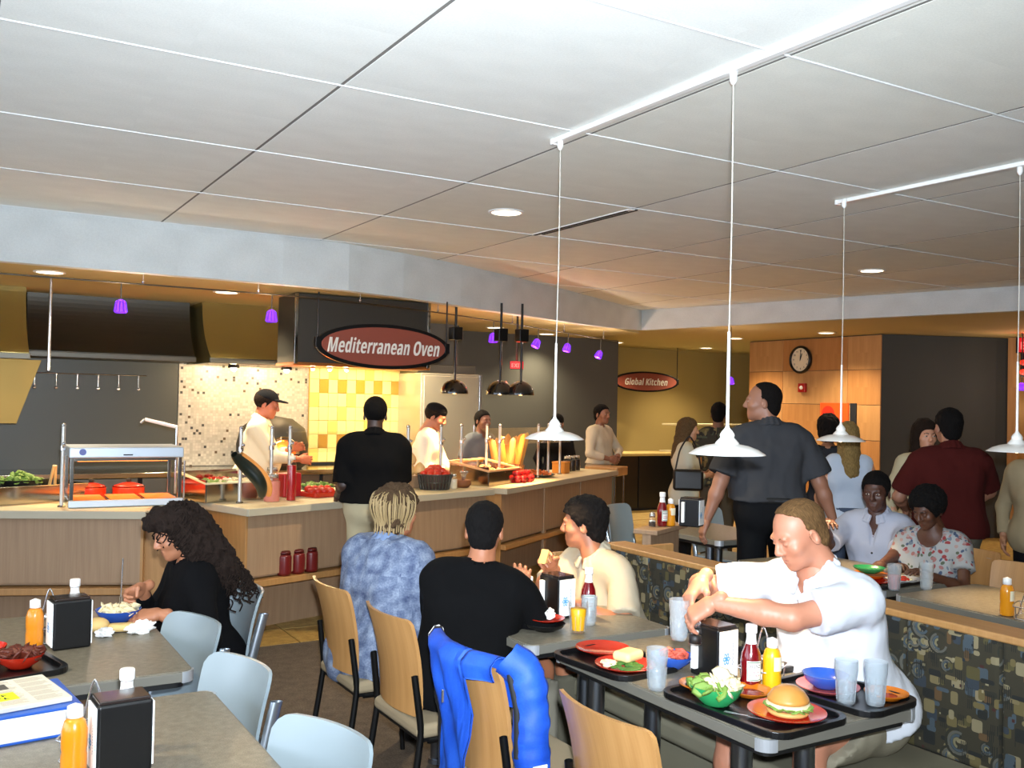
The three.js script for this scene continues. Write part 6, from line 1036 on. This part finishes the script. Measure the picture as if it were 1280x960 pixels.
{ const t = thing('sandwich', 'small sandwich wedge held by the man in the cream polo', 'sandwich', [2.335, 0.965, -3.635], 0.5); part('bread', extr([[-0.03, 0], [0.03, 0], [0, 0.05]], 0.03, { bevel: 0.004 }), M(0xd9ac68, 0.7), t); part('filling', extr([[-0.028, 0.004], [0.03, 0.002], [0.002, 0.052]], 0.008, {}).translate(0, 0, 0.011), leafG, t); }
const p3 = person({ label: 'man in a black shirt with short dark hair, elbow on the table', near: 1, x: 1.80, z: -3.40, face: 2.15, sit: 1, pelvis: 0.53, height: 1.74, headS: 0.95, lean: 0.34, twist: 0.4, spine: 0.94, broad: 1.06, belly: 0.03, head: [0.35, 0.12, 0],
  shirt: 0x0a0a0b, sleeve: 0.85, flare: 0.015, loose: 0.016, hem: -0.1, pants: 0x8a8474, hair: 'short', hairColor: 0x141110, skin: 0xa86c4c,
  handR: { p: [2.11, 0.87, -3.46], hint: [0.4, -0.9, 0.5], dir: [0.3, 0.75, -0.3], palm: [0.5, 0.0, -0.8], pose: 'relax' }, handL: { p: [2.12, 0.79, -3.72], hint: [-0.6, -0.6, -0.3], palm: [0, -1, 0], pose: 'relax' } });
const denimM = M(0xffffff, 0.9, { map: pixTex(256, 256, (x, y) => { const n = nz(x * 0.045, y * 0.045, 3) * 46 + nz(x * 0.2, y * 0.2, 8) * 22 + (rnd() - 0.5) * 22; return [104 + n, 116 + n, 140 + n * 0.85]; }, true, 2.2, 2.2), bumpMap: T.weave, bumpScale: 0.0006 });
const p2 = person({ label: 'woman in a faded light blue denim jacket with streaked short hair', near: 1, x: 1.71, z: -4.02, face: PI / 2 + 0.35, sit: 1, fem: 1, pelvis: 0.54, height: 1.62, lean: 0.12, broad: 1.18, belly: 0.05, head: [-0.15, 0.05, 0],
  shirt: 0x8c9cc0, shirtMat: denimM, collar: 0x7688a8, sleeve: 1.85, loose: 0.04, hem: -0.14, neckR: 0.068, pants: 0x2a2c34, hair: 'bob', hairColor: 0x5e4832, hair2: 0x9a8258, hair2n: 130, skin: 0xac7050, fold: 0.012, armR: 1.05,
  handR: { p: [2.03, 0.79, -3.97], palm: [0, -1, 0], pose: 'relax' }, handL: { p: [2.04, 0.79, -4.13], palm: [0, -1, 0], pose: 'relax' } });
const p1 = person({ label: 'woman in black with long curly dark hair eating from a blue bowl', near: 1, x: 1.03, z: -4.27, face: FA, sit: 1, fem: 1, pelvis: 0.53, height: 1.6, lean: 0.22, spine: 0.92, broad: 1.02, belly: 0.03, head: [0.0, 0.35, 0],
  shirt: 0x09090b, sleeve: 1.8, loose: 0.02, hem: -0.12, pants: 0x151517, hair: 'curly', hairColor: 0x2c201a, skin: 0xac7252, lips: 0x8a3e34, down: 1,
  handR: { p: [0.755, 0.86, -4.28], hint: [0.3, -0.6, -0.6], dir: [-0.8, -0.3, 0.25], palm: [-0.2, -0.5, 0.8], pose: 'grip' }, handL: { p: [0.79, 0.785, -4.08], hint: [0.3, -0.6, 0.6], dir: [-0.85, -0.05, -0.35], palm: [0, -0.9, -0.4], pose: 'relax' } });
single('fork', [bar([0, 0.1, 0.02], [0, -0.06, 0], 0.003, 6), bar([-0.005, -0.06, 0], [-0.005, -0.1, -0.005], 0.0012, 5), bar([0.005, -0.06, 0], [0.005, -0.1, -0.005], 0.0012, 5), bar([0, -0.06, 0], [0, -0.1, -0.005], 0.0012, 5)], m.chrome, 'fork held over the blue bowl of noodles', 'cutlery', [0.66, 0.9, -4.235]);
const p6 = person({ label: 'man in an open-necked white shirt sitting behind the booth', near: 1, x: 5.06, z: -3.98, face: FA + 0.35, sit: 1, pelvis: 0.53, height: 1.68, lean: 0.12, broad: 1.04, head: [0.1, 0.12, 0], shirt: 0xaaaebc, collar: 0xaaaebc, sleeve: 0.92, flare: 0.02, loose: 0.018, vneck: 0.14, pants: 0x2a2a30, hair: 'cropped', hairColor: 0x0f0c0b, skin: 0x4a2c20, lips: 0x5a3028, fold: 0.008,
  handR: { p: [4.55, 1.0, -3.98], hint: [0.2, -0.9, -0.4], dir: [-0.5, 0.1, 0.8], palm: [0, -0.9, 0], pose: 'relax' }, handL: { p: [4.62, 0.8, -3.62], hint: [0.3, -0.6, 0.7], palm: [0, -1, 0], pose: 'relax' } });
for (let k = 0; k < 3; k++) { const f = part('button', sph(0.007, 0, 0, 0, 8, 1, 1, 0.5), m.dark, p6.t); f.position.copy(p6.at(0.3 - k * 0.09, 0, 0.128)); }
const floralT = tex(256, 256, (g, w) => { g.fillStyle = '#cfd2d0'; g.fillRect(0, 0, w, w); for (let k = 0; k < 120; k++) { g.fillStyle = ['#b8484a', '#5a6c8c', '#c98a86', '#8a98a8', '#6d7a62', '#d8b4ac'][k % 6]; g.beginPath(); g.ellipse(rr(0, w), rr(0, w), rr(5, 13), rr(4, 9), rr(0, 3), 0, 6.3); g.fill(); } }, true, 3.2, 3.2);
const p7 = person({ label: 'woman in a floral top with short black hair looking down at her plate', near: 1, x: 4.96, z: -3.5, face: FA + 0.2, sit: 1, fem: 1, pelvis: 0.53, height: 1.58, lean: 0.18, broad: 1.06, belly: 0.02, head: [-0.2, 0.4, 0], shirt: 0xc8c8c8, shirtMat: M(0xbcbcbc, 0.9, { map: floralT }), sleeve: 0.6, flare: 0.02, scoop: 0.075, pants: 0x24242a, hair: 'afro', hairColor: 0x0e0b0a, skin: 0x51301f, lips: 0x6a3028, down: 1,
  handR: { p: [4.6, 0.79, -3.5], palm: [0, -1, 0], pose: 'relax' }, handL: { p: [4.6, 0.79, -3.3], palm: [0, -1, 0], pose: 'relax' } });
woodChair(5.08, -3.98, -PI / 2 + 0.2, 'wood-backed chair of the man in the open-necked white shirt'); woodChair(5.0, -3.5, -PI / 2, 'wood-backed chair of the woman in the floral top');

// standing
person({ label: 'tall man in a dark grey shirt standing with his back turned, beyond the booth', near: 1, x: 4.72, z: -4.6, face: 2.62, height: 1.87, broad: 1.14, belly: 0.05, head: [1.25, -0.02, 0], shirt: 0x3c3d40, collar: 0x3c3d40, sleeve: 0.86, flare: 0.03, loose: 0.026, hem: 0.07, pants: 0x141517, belt: 0x0a0a0a, hair: 'receding', hairColor: 0x16110e, skin: 0x9a6a52, armR: 1.1, fold: 0.009,
  handL: { p: [4.32, 0.86, -4.78], pose: 'relax' }, handR: { p: [5.12, 0.86, -4.36], pose: 'relax' } });
person({ label: 'man in a dark red polo shirt standing with his back turned', near: 1, x: 5.72, z: -3.96, face: 2.5, height: 1.72, broad: 1.16, belly: 0.04, head: [0.1, 0, 0], shirt: 0x451714, collar: 0x451714, sleeve: 0.85, flare: 0.02, loose: 0.02, hem: -0.05, pants: 0x6a6658, hair: 'short', hairColor: 0x120e0c, skin: 0x9a6a52, handL: { p: [5.72, 1.0, -4.3], hint: [-0.8, -0.4, 0] }, handR: { p: [6.0, 1.0, -4.1], hint: [0.8, -0.4, 0.3] } });
person({ label: 'woman with brown hair facing the man in red', x: 6.1, z: -4.45, face: -0.5, height: 1.64, fem: 1, head: [0, 0.05, 0], shirt: 0xb8ac8c, sleeve: 1.7, pants: 0x2a2824, hair: 'long', hairColor: 0x2c1e14, skin: 0xc48a6a });
person({ label: 'blonde woman in a white sleeveless top seen from behind', near: 1, x: 5.88, z: -4.92, face: 2.45, height: 1.6, fem: 1, head: [0.1, 0.05, 0], shirt: 0xbcc8d8, sleeve: 0, scoop: 0.08, pants: 0x4a5568, hair: 'long', hairColor: 0xa88a54, skin: 0xc89070 });
person({ label: 'woman with tied dark hair standing past the blonde woman', x: 6.32, z: -5.5, face: 2.2, height: 1.64, fem: 1, shirt: 0x2c2c30, sleeve: 1.6, pants: 0x222226, hair: 'bob', hairColor: 0x1c1410, skin: 0xb07a5c });
person({ label: 'person in a tan coat standing beyond the honey bottle table', near: 1, x: 6.5, z: -3.8, face: -1.2, height: 1.6, fem: 1, broad: 1.1, shirt: 0xa89878, sleeve: 1.85, loose: 0.03, hem: -0.2, pants: 0x16161a, hair: 'bob', hairColor: 0x2a1c14, skin: 0xb88464 });
const pb = person({ label: 'woman in a white cardigan with long light brown hair and a handbag', x: 6.14, z: -7.08, face: 0.95, height: 1.58, fem: 1, near: 1, head: [0, 0.05, 0], shirt: 0xc2bca6, sleeve: 1.7, loose: 0.02, hem: -0.12, pants: 0x0f0f11, hair: 'long', hairColor: 0x6e5436, skin: 0xc08a68, handR: { p: [6.3, 1.02, -6.9], hint: [-0.5, -0.8, 0.2] }, handL: { p: [6.36, 1.02, -7.0], hint: [0.3, -0.8, -0.4] } });
{ const c = pb.toWorld(V(-0.24, 0.98, 0.02)), t = thing('handbag', 'black handbag on the shoulder of the woman in white', 'handbag', [c.x, c.y, c.z], 0.95 - PI / 2 + PI); part('bag', rbox(0.28, 0.2, 0.09, 0.03, 0, 0, 0), M(0x14100e, 0.4), t); part('ornament', place(new THREE.TorusGeometry(0.03, 0.008, 8, 20), 0.03, 0.03, 0.05), M(0x8a7a5c, 0.4, { metalness: 0.6 }), t); part('strap', tube([[-0.12, 0.09, 0], [-0.08, 0.28, 0.0], [0, 0.41, -0.04], [0.08, 0.28, 0.0], [0.12, 0.09, 0]], 0.008, 24, 8), M(0x14100e, 0.5), t); }
const pattM = M(0xffffff, 0.9, { map: tex(128, 128, (g, w) => { g.fillStyle = '#2a2a22'; g.fillRect(0, 0, w, w); for (let k = 0; k < 60; k++) { g.fillStyle = ['#55502e', '#3c4436', '#6a6240', '#1a1a18'][k % 4]; g.beginPath(); g.ellipse(rr(0, w), rr(0, w), rr(4, 14), rr(4, 14), 0, 0, 6.3); g.fill(); } }, true, 3, 3) });
person({ label: 'man in a dark patterned shirt waiting near the handbag woman', x: 7.1, z: -7.65, face: 2.2, height: 1.74, shirt: 0x333322, shirtMat: pattM, sleeve: 0.85, pants: 0x4a4438, hair: 'short', hairColor: 0x120e0c, skin: 0x6a4632 });
person({ label: 'customer in a black polo and khaki trousers waiting at the counter', near: 1, x: 2.66, z: -6.38, face: 2.72, height: 1.71, broad: 1.18, belly: 0.04, head: [0, 0, 0], shirt: 0x0a0a0b, collar: 0x0a0a0b, sleeve: 0.95, flare: 0.02, loose: 0.024, hem: 0.04, pants: 0xb4a888, hair: 'cropped', hairColor: 0x0c0a09, skin: 0x3e2a20, handL: { p: [2.5, 0.97, -6.66], hint: [-0.2, -0.8, 0.7] }, handR: { p: [2.86, 0.97, -6.6], hint: [0.2, -0.8, 0.7] } });
person({ label: 'cook in a cream jacket and black cap working at the oven', near: 1, x: 2.42, z: -8.62, face: 1.15, height: 1.77, lean: 0.12, broad: 1.15, belly: 0.05, head: [0.0, 0.22, 0], shirt: 0xe8dcbc, collar: 0xe8dcbc, sleeve: 1.7, loose: 0.026, hem: -0.1, pants: 0x2a2a2c, hair: 'cropped', hairColor: 0x2a1c14, cap: 'peak', skin: 0xc07050, handL: { p: [2.8, 1.2, -8.62], hint: [0.2, -0.9, -0.3] }, handR: { p: [2.78, 1.12, -8.38], hint: [0, -0.9, 0.4] } });
person({ label: 'cook in a white jacket and black beret bending over the counter', near: 1, x: 3.92, z: -8.25, face: 0.9, height: 1.68, lean: 0.15, broad: 1.05, head: [0.05, 0.35, 0], shirt: 0xece6d2, sleeve: 1.8, loose: 0.022, hem: -0.1, pants: 0x2a2a2c, hair: 'cropped', hairColor: 0x1a1210, cap: 'beanie', capColor: 0x101216, skin: 0xa0644a, handL: { p: [4.2, 1.0, -8.05], hint: [0.3, -0.9, -0.3] }, handR: { p: [4.08, 1.02, -7.98], hint: [-0.3, -0.9, 0] } });
person({ label: 'waiter in a white shirt standing at the end of the long counter', near: 1, x: 6.86, z: -9.46, face: 0.35, height: 1.69, head: [-0.1, 0, 0], shirt: 0xcabfa6, sleeve: 1.7, loose: 0.018, hem: 0.06, pants: 0xa89c84, belt: 0x6a3c20, hair: 'short', hairColor: 0x120e0c, skin: 0x8a5c44, handL: { p: [7.04, 1.02, -9.32], hint: [0.8, -0.5, -0.3] }, handR: { p: [6.84, 1.02, -9.22], hint: [-0.8, -0.5, 0] } });
person({ label: 'person in dark clothes standing behind the waiter', x: 6.5, z: -9.85, face: 2.2, height: 1.56, shirt: 0x161618, sleeve: 1.7, pants: 0x161618, hair: 'short', hairColor: 0x0e0c0b, skin: 0x8a5c44 });
person({ label: 'kitchen worker in a pale apron standing before the dark grey wall', x: 5.02, z: -9.1, face: 0.2, height: 1.6, shirt: 0x6a7074, sleeve: 0.8, pants: 0x5a6064, hair: 'short', hairColor: 0x14100e, skin: 0x7a5240 });

{ // bright blue jacket thrown over a chair back
  const t = thing('blue_jacket', 'bright blue jacket with black and white trim thrown over a chair back', 'jacket', [1.70, 0, -2.72], PI / 2);
  const blueM = M(0xffffff, 0.6, { map: pixTex(128, 128, (x, y) => { const n = nz(x * 0.06, y * 0.03, 3) * 14 + (rnd() - 0.5) * 10; return [20 + n, 76 + n, 184 + n]; }, true, 3, 3), bumpMap: T.weave, bumpScale: 0.0004 }), blackM = M(0x101216, 0.7), whiteM = M(0xe8e8e6, 0.6);
  // a sheet draped over the top of the back: s = -0.2..1 from the inner side over the top and down outside, u across
  const drape = (u0, u1, lenIn, lenOut, o = {}) => { const nu = 26, nv = 40, pos = [], idx = []; const top = 0.885; for (const sgn of [0, 1]) for (let j = 0; j <= nv; j++) for (let i = 0; i <= nu; i++) {
      const a = i / nu; const lo = o.len ? o.len(a) : lenOut; const q = lerp(-lenIn, lo, j / nv), x = lerp(u0, u1, a) + (o.skew || 0) * Math.max(0, q); const bow = 0.045 * (x / 0.21) ** 2; let y, z; const r = 0.02, pz = (yy) => -0.2 - 0.07 * clamp((yy - 0.5) / 0.37, 0, 1) ** 2 + bow;
      if (q < -r) { y = top + q + r; z = pz(y) + 0.016; } else if (q < r * 2) { const w = (q + r) / (3 * r) * PI; y = top + Math.sin(w) * r; z = pz(0.87) - 0.006 + Math.cos(w) * r * 1.1; } else { y = top - (q - 2 * r); z = pz(y) - 0.032; }
      const f = clamp((q + 0.02) * 6, 0, 1); const fold = 0.012 * Math.sin(x * 46 + q * 9 + (o.ph || 0)) + 0.010 * nz(x * 16, q * 7, 3 + (o.ph || 0)) + 0.006 * nz(x * 40, q * 16, 9); z -= f * (0.014 + fold) * (q > 0 ? 1 : -0.15); if (sgn) { if (q > r * 2) z -= 0.006; else if (q < -r) z += 0.006; else y += 0.006; } pos.push(x, y, z); }
    const N = (nu + 1) * (nv + 1), id = (s2, i, j) => s2 * N + j * (nu + 1) + i; for (let j = 0; j < nv; j++) for (let i = 0; i < nu; i++) { idx.push(id(1, i, j), id(1, i + 1, j), id(1, i + 1, j + 1), id(1, i, j), id(1, i + 1, j + 1), id(1, i, j + 1)); idx.push(id(0, i, j), id(0, i + 1, j + 1), id(0, i + 1, j), id(0, i, j), id(0, i, j + 1), id(0, i + 1, j + 1)); }
    const rim = []; for (let i = 0; i < nu; i++) rim.push([i, 0]); for (let j = 0; j < nv; j++) rim.push([nu, j]); for (let i = nu; i > 0; i--) rim.push([i, nv]); for (let j = nv; j > 0; j--) rim.push([0, j]); for (let k = 0; k < rim.length; k++) { const [a, b] = rim[k], [c, d] = rim[(k + 1) % rim.length]; idx.push(id(0, a, b), id(1, a, b), id(1, c, d), id(0, a, b), id(1, c, d), id(0, c, d)); }
    const g = new THREE.BufferGeometry(); g.setAttribute('position', new THREE.Float32BufferAttribute(pos, 3)); g.setIndex(idx); g.computeVertexNormals(); return muv(g); };
  // local +x is towards the far chair
  part('jacket_body', drape(-0.215, 0.2, 0.16, 0.6, { len: (a) => a < 0.3 ? 0.09 + 0.03 * a : lerp(0.1, 0.64, clamp((a - 0.26) * 3.4, 0, 1) ** 0.8), skew: 0.02 }), blueM, t);
  part('side_trim', drape(0.195, 0.235, 0.2, 0.68, { skew: 0.02, ph: 1 }), blackM, t); part('piping', drape(0.232, 0.24, 0.05, 0.68, { skew: 0.02, ph: 1 }), whiteM, t);
  const sl = []; { const pts = [[-0.2, 0.9, -0.2], [-0.245, 0.86, -0.16], [-0.26, 0.76, -0.15], [-0.265, 0.64, -0.15], [-0.27, 0.54, -0.14]]; const g = tube(pts, 0.055, 30, 16); const p = g.attributes.position; for (let i = 0; i < p.count; i++) p.setXYZ(i, p.getX(i) + 0.008 * nz(p.getX(i) * 30, p.getY(i) * 30, 1), p.getY(i), p.getZ(i) + 0.01 * nz(p.getZ(i) * 20, p.getY(i) * 24, 4)); g.computeVertexNormals(); part('sleeve', muv(g), blueM, t); }
  part('cuff', cyl(0.05, 0.054, 0.05, -0.27, 0.52, -0.14, 18), blackM, t); part('sleeve_stripe', tube([[-0.235, 0.88, -0.215], [-0.265, 0.76, -0.2], [-0.272, 0.62, -0.2]], 0.012, 20, 8), blackM, t);
  part('sleeve_mark', rbox(0.005, 0.012, 0.05, 0.002, -0.32, 0.6, -0.15), whiteM, t); part('zip_pull', rbox(0.008, 0.04, 0.006, 0.002, -0.04, 0.76, -0.335), m.chrome, t);
}

scene.traverse((o) => { if (o.isMesh) { o.castShadow = true; o.receiveShadow = true; } });
renderer.render(scene, camera);
